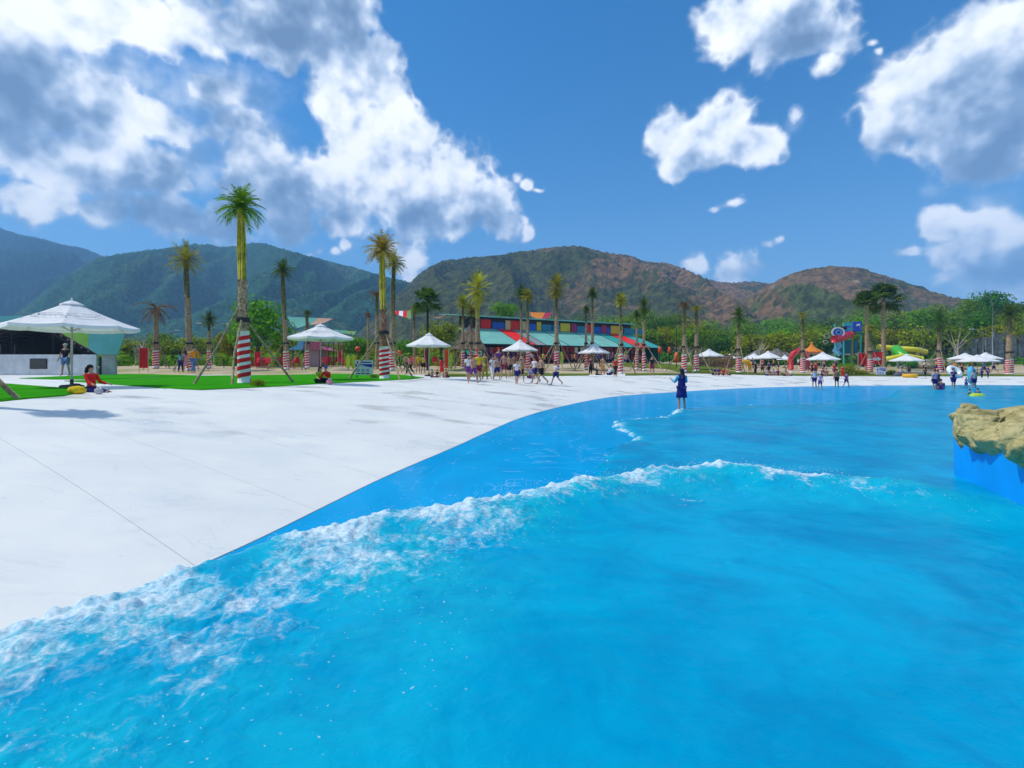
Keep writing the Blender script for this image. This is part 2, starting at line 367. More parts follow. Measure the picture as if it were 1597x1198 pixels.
def water_mat():
    m = bpy.data.materials.new('pool_water'); m.use_nodes = True; t = NT(m.node_tree); t.n.clear()
    co = t.node('ShaderNodeNewGeometry').outputs['Position']
    foam = t.node('ShaderNodeAttribute', {'attribute_name': 'foam'}).outputs['Fac']
    aer = t.node('ShaderNodeAttribute', {'attribute_name': 'aerated'}).outputs['Fac']
    n1 = t.noise(t.v('MULTIPLY', co, (0.8, 0.8, 1)), 0.9, 5, 0.6, 0.7)
    n2 = t.noise(co, 3.2, 4, 0.6, 0.5)
    c = t.mix(t.mr(n1, 0.30, 0.66), (0.0, 0.24, 0.455), (0.0, 0.345, 0.565))
    c = t.mix(t.mr(t.noise(t.v('MULTIPLY', co, (1.3, .7, 1)), 1.9, 5, 0.62, 0.9), 0.52, 0.74, 0, .45), c, (0.0, 0.20, 0.42))
    c = t.mix(t.mr(n2, 0.5, 0.78, 0, 0.35), c, (0.0, 0.38, 0.60))
    c = t.mix(t.m('MULTIPLY', aer, t.mr(n2, 0.30, 0.62, 0.35, 1.0)), c, (0.005, 0.42, 0.54))
    # lacy foam: threshold a fine noise by the amount of foam carried by the surface
    w = t.v('MULTIPLY_ADD', t.node('ShaderNodeTexNoise', Vector=co, Scale=5.0, Detail=3.0, Roughness=0.6).outputs['Color'], (0.16, 0.16, 0.0), co)
    fz = t.noise(t.v('MULTIPLY', w, (1.0, .8, 1)), 7.0, 6, 0.60, 0.9); fz2 = t.noise(w, 30.0, 3, 0.6)
    am = t.m('ADD', foam, t.m('ADD', t.m('MULTIPLY', t.m('SUBTRACT', fz, 0.5), 1.5), t.m('MULTIPLY', t.m('SUBTRACT', fz2, 0.5), 0.5)))
    mask = t.m('MULTIPLY', t.mr(am, 0.34, 1.12, 0, .93), t.mr(foam, 0.02, 0.16))
    # single bubbles drifting in the churned water
    vo = t.node('ShaderNodeTexVoronoi', Vector=w, Scale=27.0, Randomness=1.0)
    sep = t.node('ShaderNodeSeparateColor', i0=vo.outputs['Color'])
    bub = t.m('MULTIPLY', t.mr(vo.outputs['Distance'], t.m('MULTIPLY_ADD', sep.outputs[1], 0.14, 0.10), 0.05), t.mr(sep.outputs[0], t.m('SUBTRACT', 1.0, t.m('MULTIPLY', aer, 0.62)), t.m('SUBTRACT', 1.04, t.m('MULTIPLY', aer, 0.62))))
    bub = t.m('MULTIPLY', bub, t.mr(aer, 0.22, 0.5, 0, 0.7))
    mask = t.m('MAXIMUM', mask, bub)
    c = t.mix(mask, c, t.mix(t.mr(fz2, 0.3, 0.7), (0.42, 0.62, 0.70), (0.74, 0.80, 0.82)))
    b = t.node('ShaderNodeBsdfPrincipled', Base_Color=c, Roughness=t.m('MULTIPLY_ADD', mask, 0.6, 0.09), IOR=1.33)
    b.inputs['Specular IOR Level'].default_value = 0.15
    df = t.node('ShaderNodeBsdfDiffuse', Color=c)
    h = t.m('ADD', t.m('MULTIPLY', t.noise(t.v('MULTIPLY', co, (1, 1.3, 1)), 5.5, 6, 0.6, 0.7), 0.75), t.m('MULTIPLY', t.noise(w, 30, 4, 0.6), t.m('MULTIPLY_ADD', aer, 0.28, 0.05)))
    bn = t.node('ShaderNodeBump', Strength=0.55, Distance=0.04, Height=h); t.l.new(bn.outputs[0], b.inputs['Normal']); t.l.new(bn.outputs[0], df.inputs['Normal'])
    t.node('ShaderNodeOutputMaterial', Surface=t.node('ShaderNodeMixShader', i0=0.5, i1=b.outputs[0], i2=df.outputs[0]).outputs[0]); return m
M_GROUND, M_DECK, M_PAINT, M_WATER = ground_mat(), deck_mat(), paint_mat(), water_mat()
M_DARKJOINT = mat('joint_filler', (0.20, 0.21, 0.22), 0.9)
# ---------------------------------------------------------------- ground sheet out to the horizon
xs = np.concatenate([-np.geomspace(4000, 82, 40), np.linspace(-80, 90, 171), np.geomspace(92, 4000, 40)])
ys = np.concatenate([[-400, -200, -100, -60, -40], np.linspace(-30, 125, 156), np.geomspace(127, 4200, 46)])
GX, GY = np.meshgrid(xs, ys); GD = edged(GX, GY)
GZ = np.where(GD < 0.9, -1.2, H(GX, GY, GD) - 0.07)
kind(newobj('ground', gridmesh('ground', np.stack([GX, GY, GZ], -1)), M_GROUND), 'structure')
# ---------------------------------------------------------------- pool floor (painted blue) and the white deck in poured bays
def dense_edge(step):
    seg = np.linalg.norm(np.diff(EDGEC, axis=0), axis=1); s = np.concatenate([[0], np.cumsum(seg)])
    n = int(s[-1] / step); u = np.linspace(0, s[-1], n)
    return np.stack([np.interp(u, s, EDGEC[:, 0]), np.interp(u, s, EDGEC[:, 1])], -1)
E2 = dense_edge(0.25)
TN = np.gradient(E2, axis=0)
for _ in range(6): TN[1:-1] = (TN[:-2] + TN[1:-1] * 2 + TN[2:]) / 4
TN /= np.linalg.norm(TN, axis=1)[:, None]
NR = np.stack([-TN[:, 1], TN[:, 0]], -1)                       # outwards, away from the water
ins = np.concatenate([[0], np.geomspace(0.05, 3.2, 14)])
P = np.zeros((len(E2), len(ins), 3))
for j, q in enumerate(ins):
    P[:, j, :2] = E2 - NR * q; P[:, j, 2] = 0.046 - 0.006 * q
fx = np.linspace(-3, 95, 99); fy = np.linspace(-14, 47, 123); FX, FY = np.meshgrid(fx, fy); FD = edged(FX, FY)
PF = np.stack([FX, FY, np.where(FD < 0, 0.044 + 0.006 * FD, -0.35)], -1)
keep = (FD[:-1, :-1] < -1.2) & (FD[1:, 1:] < -1.2) & (FD[1:, :-1] < -1.2) & (FD[:-1, 1:] < -1.2)
kind(newobj('pool_floor', gridmesh('pool_floor', PF, mask=keep), M_PAINT), 'structure')
kind(newobj('pool_slope', gridmesh('pool_slope', P), M_PAINT), 'structure')
deck = kind(newobj('pool_deck', None), 'structure')
BAY = 7                                                         # 1.75 m of edge per bay
ANG = R(20) * (1 - sstep(10, 28, E2[:, 1]))                      # the joints leave the edge at a slant on the near side
JD = np.stack([NR[:, 0] * np.cos(ANG) + NR[:, 1] * np.sin(ANG), -NR[:, 0] * np.sin(ANG) + NR[:, 1] * np.cos(ANG)], -1)
outs = [0.0, 0.012] + list(np.linspace(0.3, 12.6, 26))
for a in range(2, len(E2) - 1, BAY):
    b = min(a + BAY, len(E2) - 1)
    Q = np.zeros((b - a + 1, len(outs), 3))
    for j, q in enumerate(outs):
        pts = E2[a:b + 1] + JD[a:b + 1] * q
        Q[:, j, :2] = pts; Q[:, j, 2] = H(pts[:, 0], pts[:, 1], np.maximum(edged(pts[:, 0], pts[:, 1]), 0.0))
    Q[:, 0, 2] = -0.02
    # open the joint between bays: draw both ends in by 7 mm and turn them down
    g = 0.003
    for e, s in ((0, 1), (-1, -1)):
        Q[e, :, :2] += TN[a if e == 0 else b] * s * g
    lip0, lip1 = Q[:1].copy(), Q[-1:].copy(); lip0[..., 2] -= 0.05; lip1[..., 2] -= 0.05
    Q = np.concatenate([lip0, Q, lip1], 0)
    newobj('slab', gridmesh('slab', Q, smooth=True), M_DECK, deck).data.set_sharp_from_angle(angle=R(30))
# wide white promenade beyond the bays, one sheet 4 mm under them
px_ = np.linspace(-75, 95, 240); py_ = np.linspace(0, 74, 112); PX, PY = np.meshgrid(px_, py_); PD = edged(PX, PY)
R0 = 47.5 + 14 * sstep(8, 40, PX)
okm = (PD > 0.6) & (PY < R0 + 0.5)
pk = okm[:-1, :-1] & okm[1:, 1:] & okm[1:, :-1] & okm[:-1, 1:]
PZ = H(PX, PY, PD) - np.where(PD < 12.9, 0.016, 0.006)
kind(newobj('promenade', gridmesh('promenade', np.stack([PX, PY, PZ], -1), mask=pk), M_DECK), 'structure')
# ---------------------------------------------------------------- water with the breaking wave
FRONT = np.array([(-3.9,-3),(-3.6,1.0),(-3.4,2.1),(-3.25,2.9),(-2.98,3.65),(-2.48,4.5),(-1.96,5.12),(-1.42,5.68),(-.72,5.95),(0.02,6.45),(.66,6.9),(1.15,7.6),(1.75,9.6),(2.3,11.2),(2.85,11.8),(3.0,13.2),(2.9,14.6),(3.3,15.9),(4.4,16.6),(5.4,17.7),(6.6,20.4),(9.0,22.0),(11.5,23.0),(15,24.4),(19,26.8),(22.5,30.5),(27,36),(32,41),(38,44.5),(47,45),(60,41),(74,33)], float)
FRONTC = spline(FRONT, 96)
WPOLY = np.vstack([FRONTC, [(92, -30), (-9, -30)]])
CREST = spline(np.array([(-4.2,-2),(-3.3,2.1),(-2.85,3.5),(-2.32,4.36),(-1.86,4.97),(-1.36,5.48),(-.68,5.74),(0.02,6.24),(.62,6.6),(1.36,7.06),(2.4,7.5),(3.16,7.74),(3.75,7.35),(4.5,7.1),(5.15,6.75),(5.7,6.5),(7,5.7)], float), 64)
rr = np.geomspace(1.3, 85, 800); th = np.linspace(R(-62), R(62), 800)
TH, RR = np.meshgrid(th, rr); WX = RR * np.sin(TH); WY = RR * np.cos(TH)
fd, _ = polydist(WX, WY, FRONTC); inside = inpoly(WX, WY, WPOLY)
# ragged edge of the water
rag = 0.10 * fbm(WX * 2.2, WY * 2.2, 4) + 0.05 * fbm(WX * 9, WY * 9, 3)
sd = np.where(inside, fd, -fd) + rag * np.clip(RR / 5, 0.7, 2.2)
cd, cp = polydist(WX, WY, CREST)
CS_ = CREST[:, 0] + 0.6 * CREST[:, 1]; ct = np.interp(WX + 0.6 * WY, np.maximum.accumulate(CS_), np.linspace(0, 1, len(CREST)))
# which side of the crest: positive = behind (towards the deep end)
CT = np.gradient(CREST, axis=0); CN = np.stack([-CT[:, 1], CT[:, 0]], -1); CN /= np.linalg.norm(CN, axis=1)[:, None]
ci = np.clip(np.round(cp).astype(int), 0, len(CREST) - 1)
side = -((WX - CREST[ci, 0]) * CN[ci, 0] + (WY - CREST[ci, 1]) * CN[ci, 1])
cs = np.where(side > 0, cd, -cd) + 0.06 * fbm(WX * 1.3, WY * 1.3, 3)
amp = (0.10 + 0.10 * sstep(0.25, 0.6, ct)) * (1 - sstep(0.82, 0.98, ct)) * (0.85 + 0.5 * fbm(WX * 0.9 + 5, WY * 0.9, 3))
wave = amp * np.where(cs < 0, np.exp(-(cs / 0.13) ** 2), np.exp(-(cs / 0.55) ** 2))
trough = -0.05 * np.exp(-((cs - 1.15) / 0.5) ** 2) * sstep(0.3, 0.5, ct) * (1 - sstep(0.85, 1, ct))
swell = 0.022 * np.sin(WX * 0.55 - WY * 1.15 + 1.3 * fbm(WX * .25, WY * .25, 2)) * sstep(6, 12, RR) + 0.022 * fbm(WX * 0.7, WY * 0.9, 3) + 0.012 * fbm(WX * 2.3, WY * 2.9, 3)
# foam: carried behind the front on the near side, along the crest, and on the small second wave
wid = 0.30 + 1.7 * sstep(0.02, 0.18, ct) * (1 - sstep(0.30, 0.62, ct)) + 0.25 * (1 - sstep(0.6, 0.9, ct))
wid = wid + 0.9 * (1 - sstep(0.05, 0.2, ct))
fo = np.clip(1.06 - np.clip(cs + 0.18, 0, 9) / wid, 0, 1) * (cs > -0.5) * (1 - sstep(0.80, 0.97, ct))
fo *= np.clip(0.98 + 1.1 * fbm(WX * 1.1 + 3, WY * 1.1, 4), 0.15, 1.3)
crn = np.clip(0.78 + 1.3 * fbm(WX * 2.1 + 8, WY * 2.1, 4), 0.15, 1.25)
fo = np.maximum(fo, 1.1 * crn * np.exp(-np.where(cs < .02, ((cs - .02) / .10) ** 2, np.abs(cs - .02) / (.15 + .22 * crn))) * sstep(.3, .5, ct) * (1 - sstep(.80, .95, ct)))
F2 = spline(np.array([(2.85,11.7),(3.0,13.2),(2.95,14.6),(3.3,15.9),(4.4,16.6),(5.4,17.7),(6.6,20.2)], float), 30)
d2, p2 = polydist(WX, WY, F2); fo2 = np.clip(1.0 - d2 / (0.30 + 0.5 * np.exp(-((p2 - 18) / 8) ** 2)), 0, 1) * np.clip(0.75 + 1.3 * fbm(WX * 1.6, WY * 1.6, 3), 0, 1.2)
F3 = spline(np.array([(6.6,20.3),(9.0,21.9),(11.5,22.9),(15,24.1),(18.9,25.5)], float), 30)
d3, _ = polydist(WX, WY, F3); fo3 = np.clip(1 - d3 / 0.14, 0, 1) * np.clip(0.5 + 1.6 * fbm(WX * .8, WY * .8, 3), 0, 1)
edgefoam = np.clip(1 - np.abs(sd) / 0.10, 0, 1) * np.clip(0.6 + 1.4 * fbm(WX * 1.5, WY * 1.5, 3), 0, 1) * 0.7 * (RR < 30)
# thin streaks of old foam on the open water to the right of the crest
st = np.abs(fbm(WX * 0.55 + WY * 0.2, WY * 1.6 + WX * .55, 4)); streak = np.clip(1 - st / 0.022, 0, 1) * sstep(0.5, 2.2, WX) * sstep(0.08, 0.4, fbm(WX * .35 + 9, WY * .35, 3)) * (WY < 12) * 0.62
fo = np.clip(np.maximum.reduce([fo, fo2, fo3, edgefoam, streak]), 0, 1)
aer = np.clip(1.15 - np.clip(cs, 0, 9) / (wid * 1.5 + 0.35), 0, 1) * (cs > -0.6) * (1 - sstep(0.9, 1, ct)) * np.clip(0.7 + 1.0 * fbm(WX * .8 + 2, WY * .8, 3), 0, 1)
aer = np.maximum(aer, np.clip(fo2, 0, 1)); aer = np.maximum(aer, 0.55 * np.exp(-((cs - .5) / .8) ** 2) * sstep(.5, .65, ct) * (1 - sstep(.95, 1, ct)))
chop = 0.085 * fo * np.abs(fbm(WX * 4.2, WY * 4.2, 4)) + 0.014 * fo * fbm(WX * 13, WY * 13, 3) + 0.02 * fo2 * np.abs(fbm(WX * 4, WY * 4, 3))
floor_z = 0.046 - 0.006 * np.clip(-edged(WX, WY), 0, 60)
thick = np.where(sd > 0, 0.015 + 0.075 * (1 - np.exp(-np.clip(sd, 0, 9) / 0.35)), -0.03 + 0.4 * np.clip(sd, -0.5, 0))
lift = sstep(-0.05, 0.25, sd)
WZ = floor_z + thick + lift * (wave + trough + swell + chop + 0.25 * np.clip(0.006 * RR, 0, .2))
vis = sd > -0.35
wk = vis[:-1, :-1] | vis[1:, 1:]
me = gridmesh('pool_water', np.stack([WX, WY, WZ], -1), mask=wk)
for nm, arr in (('foam', fo), ('aerated', aer)):
    at = me.attributes.new(nm, 'FLOAT', 'POINT'); at.data.foreach_set('value', arr.ravel().astype(np.float32))
kind(newobj('pool_water', me, M_WATER), 'structure')
# spray thrown up along the crest
sp = MB(); rs = random.Random(3)
tet = [(1,0,-.5),(-.5,.87,-.5),(-.5,-.87,-.5),(0,0,1)]; tf = [(0,1,3),(1,2,3),(2,0,3),(0,2,1)]
for i in range(650):
    k = 0.26 + rs.random() ** 0.8 * 0.52; c = CREST[min(int((0.06 + k) * (len(CREST) - 1)), len(CREST) - 1)]; j = min(int((0.06 + k) * (len(CREST) - 1)), len(CREST) - 1)
    u = rs.gauss(0.10, 0.2); v = rs.uniform(-.08, .08)
    x = c[0] - CN[j, 0] * u + CT[j, 0] * v * 5; y = c[1] - CN[j, 1] * u + CT[j, 1] * v * 5
    z = 0.10 + (0.10 + 0.10 * float(sstep(.25, .6, k + .06))) + abs(rs.gauss(0, 0.035)) - abs(u) * 0.22
    r = rs.uniform(0.003, 0.006)
    sp.add([(x + a * r, y + b * r, z + q * r) for a, b, q in tet], tf)
kind(sp.obj('spray', mat('foam_white', (0.88, 0.92, 0.95), 0.4)), 'stuff', 'fine white spray along the breaking wave')
# ---------------------------------------------------------------- hills
def hill_mat(name, forest, scrub, amount, rock=0.0, shade_x=None):
    m = bpy.data.materials.new(name); m.use_nodes = True; t = NT(m.node_tree); t.n.clear()
    co = t.node('ShaderNodeNewGeometry').outputs['Position']
    n1 = t.noise(co, 0.0045, 6, 0.62, 0.4); n2 = t.noise(co, 0.035, 5, 0.65); n3 = t.noise(co, 0.13, 4, 0.7)
    fc = t.mix(t.mr(n3, 0.36, 0.66), tuple(c * 0.42 for c in forest), tuple(c * 1.5 for c in forest))
    sc = t.mix(t.mr(n3, 0.36, 0.66), tuple(c * 0.6 for c in scrub), tuple(c * 1.3 for c in scrub))
    f = t.mr(t.m('ADD', n1, t.m('MULTIPLY', t.m('SUBTRACT', n2, 0.5), 0.55)), 0.62 - amount * 0.3, 0.74 - amount * 0.3)
    if shade_x:                                             # cloud shadow painted in: the left flank gets the darker forest colour
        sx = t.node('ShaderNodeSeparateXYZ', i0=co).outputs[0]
        f = t.m('MULTIPLY', f, t.mr(t.m('ADD', sx, t.m('MULTIPLY', t.m('SUBTRACT', n1, .5), 260.0)), shade_x[0], shade_x[1]))
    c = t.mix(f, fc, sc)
    vt = t.node('ShaderNodeTexVoronoi', Vector=co, Scale=0.085).outputs['Distance']     # single trees dotted over the slopes
    c = t.mix(t.m('MULTIPLY', t.mr(vt, .46, .30), t.mr(n2, .42, .60)), c, tuple(q * .5 for q in forest))
    if rock:
        rk = t.m('MULTIPLY', t.mr(t.noise(co, 0.03, 5, 0.7), 0.60, 0.68), t.mr(t.noise(co, 0.006, 3, 0.5), 0.52, 0.6))
        c = t.mix(t.m('MULTIPLY', rk, rock), c, (0.50, 0.38, 0.27))
    b = t.node('ShaderNodeBsdfPrincipled', Base_Color=c, Roughness=0.95); b.inputs['Specular IOR Level'].default_value = 0.05
    bn = t.node('ShaderNodeBump', Strength=0.9, Distance=5.0, Height=t.m('ADD', n3, t.m('MULTIPLY', n2, 1.2))); t.l.new(bn.outputs[0], b.inputs['Normal'])
    t.node('ShaderNodeOutputMaterial', Surface=b.outputs[0]); return m
def hill(name, label, pts, Dr, Db, material, seed, rough=1.0, cols=640, rows=100, pw=0.9, canopy=5.0):
    pts = np.array(pts, float)
    px = np.linspace(pts[0, 0], pts[-1, 0], cols); py = np.interp(px, pts[:, 0], pts[:, 1])
    k = max(3, cols // 90); py = np.convolve(np.pad(py, k, mode='edge'), np.ones(2 * k + 1) / (2 * k + 1), 'valid')
    t = np.concatenate([np.linspace(0, 1, rows), 1 + np.array([.02, .05, .1, .18, .3])])
    PXg, T = np.meshgrid(px, t); A = (PXg - CX) / FPX
    wob = fbm(PXg * 0.011 + seed, np.full_like(PXg, seed * 1.7), 3)
    DR = Dr * (1 + 0.10 * wob)
    D = Db + (DR - Db) * T
    zr = CH + (HY - np.interp(PXg, px, py)) * DR / FPX
    X = A * D
    s = np.where(T <= 1, np.clip(T, 0, 1) ** pw, 1 - (T - 1) * 1.2)
    rid = 1 - np.abs(fbm(X * 0.0040 + seed * 3 + .25 * fbm(X * .002, D * .002, 2), D * 0.0013 + seed, 4)) * 2.2
    bulge = np.clip(T * (1 - T), 0, 1) * 4
    Z = 3 + (zr - 3) * s + bulge * (rid - 0.55) * zr * 0.34 * rough
    # keep the middle of the slope under the line of sight to the ridge
    lim = CH + (zr - CH) * D / DR * 0.985
    Z = np.where(T < 0.97, np.minimum(Z, lim), Z)
    Z = Z + canopy * (np.abs(fbm(X * 0.05, D * 0.05, 3)) * 1.3 + 0.5 * fbm(X * .16, D * .1, 2)) * sstep(0.02, 0.1, T) - canopy * 0.45 * (T > .9)
    o = newobj(name, gridmesh(name, np.stack([X, D, Z], -1)), material)
    return kind(o, 'structure', label)
M_F1 = hill_mat('far_forest', (0.004, 0.045, 0.042), (0.02, 0.06, 0.05), 0.10)
M_F2 = hill_mat('hill_forest', (0.02, 0.085, 0.035), (0.075, 0.11, 0.045), 0.22)
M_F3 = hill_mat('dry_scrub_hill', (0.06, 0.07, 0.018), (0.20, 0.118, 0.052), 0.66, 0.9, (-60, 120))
M_F4 = hill_mat('scrub_knoll', (0.065, 0.085, 0.016), (0.185, 0.112, 0.046), 0.62, 0.35)
hill('hills_blue', 'far forested mountain ridge fading to blue', [(-420,350),(-100,338),(0,356),(30,366),(60,371),(100,382),(130,386),(160,400),(200,406),(260,425),(330,450),(420,490),(520,566)], 2100, 1000, M_F1, 1.3, 1.0, 420, 80)
hill('hills_green', 'long green wooded ridge behind the tall palm', [(-120,566),(20,492),(90,436),(150,402),(200,394),(250,388),(290,381),(320,381),(355,386),(385,380),(410,378),(440,388),(480,399),(520,409),(560,419),(600,431),(640,441),(690,456),(760,480),(840,520),(930,566)], 1400, 600, M_F2, 2.9, 1.0, 620, 100)
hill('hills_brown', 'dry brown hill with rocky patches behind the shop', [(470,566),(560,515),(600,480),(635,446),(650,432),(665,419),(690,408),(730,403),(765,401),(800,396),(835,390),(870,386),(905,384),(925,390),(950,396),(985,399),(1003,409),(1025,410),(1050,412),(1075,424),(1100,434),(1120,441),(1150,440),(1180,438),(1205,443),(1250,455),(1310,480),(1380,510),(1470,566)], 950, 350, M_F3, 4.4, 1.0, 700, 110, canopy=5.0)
hill('hills_knoll', 'rounded brown knoll on the right behind the slides', [(1010,566),(1100,515),(1150,475),(1195,447),(1220,435),(1245,424),(1270,419),(1305,417),(1340,418),(1365,427),(1400,438),(1430,448),(1460,460),(1500,469),(1540,473),(1597,476),(1700,470),(1950,480)], 700, 280, M_F4, 6.1, 0.9, 620, 100, canopy=4.2)
# ---------------------------------------------------------------- the air between: one even, pale haze
hz = MB().box(-4300, 4300, -700, 4500, -8, 640).obj('haze', None)
hm = bpy.data.materials.new('haze_air'); hm.use_nodes = True; ht = NT(hm.node_tree); ht.n.clear()
pv = ht.node('ShaderNodeVolumePrincipled', Color=(0.28, 0.59, 1.0, 1), Density=0.00032, Anisotropy=0.0)
ht.node('ShaderNodeOutputMaterial', Volume=pv.outputs[0]); hz.data.materials.append(hm); kind(hz, 'stuff', 'thin bluish haze in the air over the valley')
# ---------------------------------------------------------------- plants
def leaf_mat(name, col, rnd=0.35, transl=0.4, var=0.35, scale=1.2):
    return mat(name, col, 0.7, var, scale, 0.08, rnd=rnd, transl=transl)
M_BARK = mat('palm_bark', (0.38, 0.27, 0.16), 0.9, 0.4, 9, 0.1, 0.8, 14)
M_BARKR = mat('reddish_palm_bark', (0.30, 0.15, 0.085), 0.9, 0.4, 9, 0.1, 0.8, 14)
M_TRUNK = mat('tree_bark', (0.12, 0.095, 0.07), 0.9, 0.4, 6, 0.1, 0.6, 12)
M_PALE = mat('pale_branch', (0.42, 0.37, 0.26), 0.85, 0.25, 8, 0.1)
M_PROP = mat('prop_pole_wood', (0.36, 0.29, 0.17), 0.85, 0.3, 5, 0.1, 0.3, 20)
M_STALK = mat('yellow_green_stalk', (0.44, 0.38, 0.03), 0.6, 0.3, 3, 0.2)
M_STALKD = mat('olive_stalk', (0.17, 0.15, 0.05), 0.7, 0.3, 3, 0.2)
M_RED = mat('red_cloth', (0.70, 0.02, 0.02), 0.7, 0.12, 5, 0.2)
M_WHITE = mat('white_cloth', (0.80, 0.80, 0.80), 0.7, 0.06, 4, 0.2)
M_ROPE = mat('black_tie', (0.03, 0.03, 0.03), 0.8)
LEAF = {'green': leaf_mat('palm_green', (0.17, 0.34, 0.01), 0.3), 'dark': leaf_mat('palm_dark_green', (0.085, 0.16, 0.01), 0.3),
        'lime': leaf_mat('palm_yellow_green', (0.50, 0.48, 0.02), 0.15), 'olive': leaf_mat('palm_olive', (0.35, 0.34, 0.015), 0.3),
        'brown': leaf_mat('palm_dry_brown', (0.26, 0.16, 0.05), 0.3), 'gold': leaf_mat('palm_golden', (0.46, 0.33, 0.04), 0.2)}
def frond(mb, rs, base, az, el, L, droop, pairs, lw, ll):
    """a feather leaf: arching rib with a row of narrow leaflets on either side"""
    d = Vector((math.cos(az) * math.cos(el), math.sin(az) * math.cos(el), math.sin(el))); p = Vector(base); pts = [p.copy()]
    n = 7
    for i in range(n):
        p = p + d * (L / n); pts.append(p.copy()); d = (d + Vector((0, 0, -droop * (0.4 + i / n)))).normalized()
    mb.tube(pts, [0.035 * L / 2 * (1 - 0.8 * i / n) for i in range(n + 1)], 3, False)
    for i in range(pairs):
        t = 0.12 + 0.88 * (i + rs.random() * 0.5) / pairs; k = min(int(t * n), n - 1); q = pts[k].lerp(pts[k + 1], t * n - k)
        fw = (pts[k + 1] - pts[k]).normalized(); sd = fw.cross(Vector((0, 0, 1)));
        if sd.length < 0.05: sd = Vector((math.sin(az), -math.cos(az), 0))
        sd.normalize(); up = sd.cross(fw)
        l = ll * L * math.sin(math.pi * min(0.97, 0.18 + 0.78 * t)) * rs.uniform(0.8, 1.15)
        for s in (-1, 1):
            tip = q + (sd * s * 0.75 + fw * 0.75 + up * rs.uniform(-0.2, 0.25)).normalized() * l + Vector((0, 0, -0.25 * l))
            w = fw * lw * 0.5
            mb.add([q - w, q + w, tip], [(0, 1, 2)])
def fan_leaf(mb, rs, base, az, el, L, rad):
    d = Vector((math.cos(az) * math.cos(el), math.sin(az) * math.cos(el), math.sin(el))); p = Vector(base); q = p + d * L
    mb.tube([p, p + d * L * 0.6 + Vector((0, 0, 0.04)), q], [0.03, 0.022, 0.015], 3, False)
    sd = d.cross(Vector((0, 0, 1))).normalized(); nrm = sd.cross(d)
    tilt = rs.uniform(-0.5, 0.3); d2 = (d + nrm * tilt).normalized()
    for i in range(15):
        a = R(-125 + 250 * i / 14); v = (d2 * math.cos(a) + sd * math.sin(a)).normalized(); l = rad * (1 - 0.22 * abs(a) / 2.2) * rs.uniform(0.85, 1.1)
        w = (d2 * -math.sin(a) + sd * math.cos(a)) * rad * 0.085
        m = q + v * l * 0.6; tip = q + v * l + Vector((0, 0, -0.28 * l * rs.uniform(0.5, 1.4)))
        mb.add([q, m - w, tip, m + w], [(0, 1, 2, 3)])
def striped_wrap(t, r0, r1, z0, z1, turns, lean, red_first=False):
    mb = MB(); n = 14; K = 8
    def c(z): return Vector((lean[0] * z, lean[1] * z, z))
    mb.tube([c(z0 + (z1 - z0) * i / K) for i in range(K + 1)], [r0 + (r1 - r0) * i / K for i in range(K + 1)], 14)
    w = mb.obj('trunk_wrap', M_WHITE, t, True)
    hb = MB(); steps = int(turns * 16); band = (z1 - z0) / turns * 0.52
    for i in range(steps + 1):
        a = 2 * math.pi * i / 16; zc = z0 + (z1 - z0 - band) * i / steps; r = r0 + (r1 - r0) * i / steps + 0.008
        for dz in (0.0, band):
            q = c(zc + dz); hb.v.append((q.x + r * math.cos(a), q.y + r * math.sin(a), q.z))
        if i: b = 2 * i; hb.f.append((b - 2, b, b + 1, b - 1))
    hb.obj('stripe', M_RED, w, True)
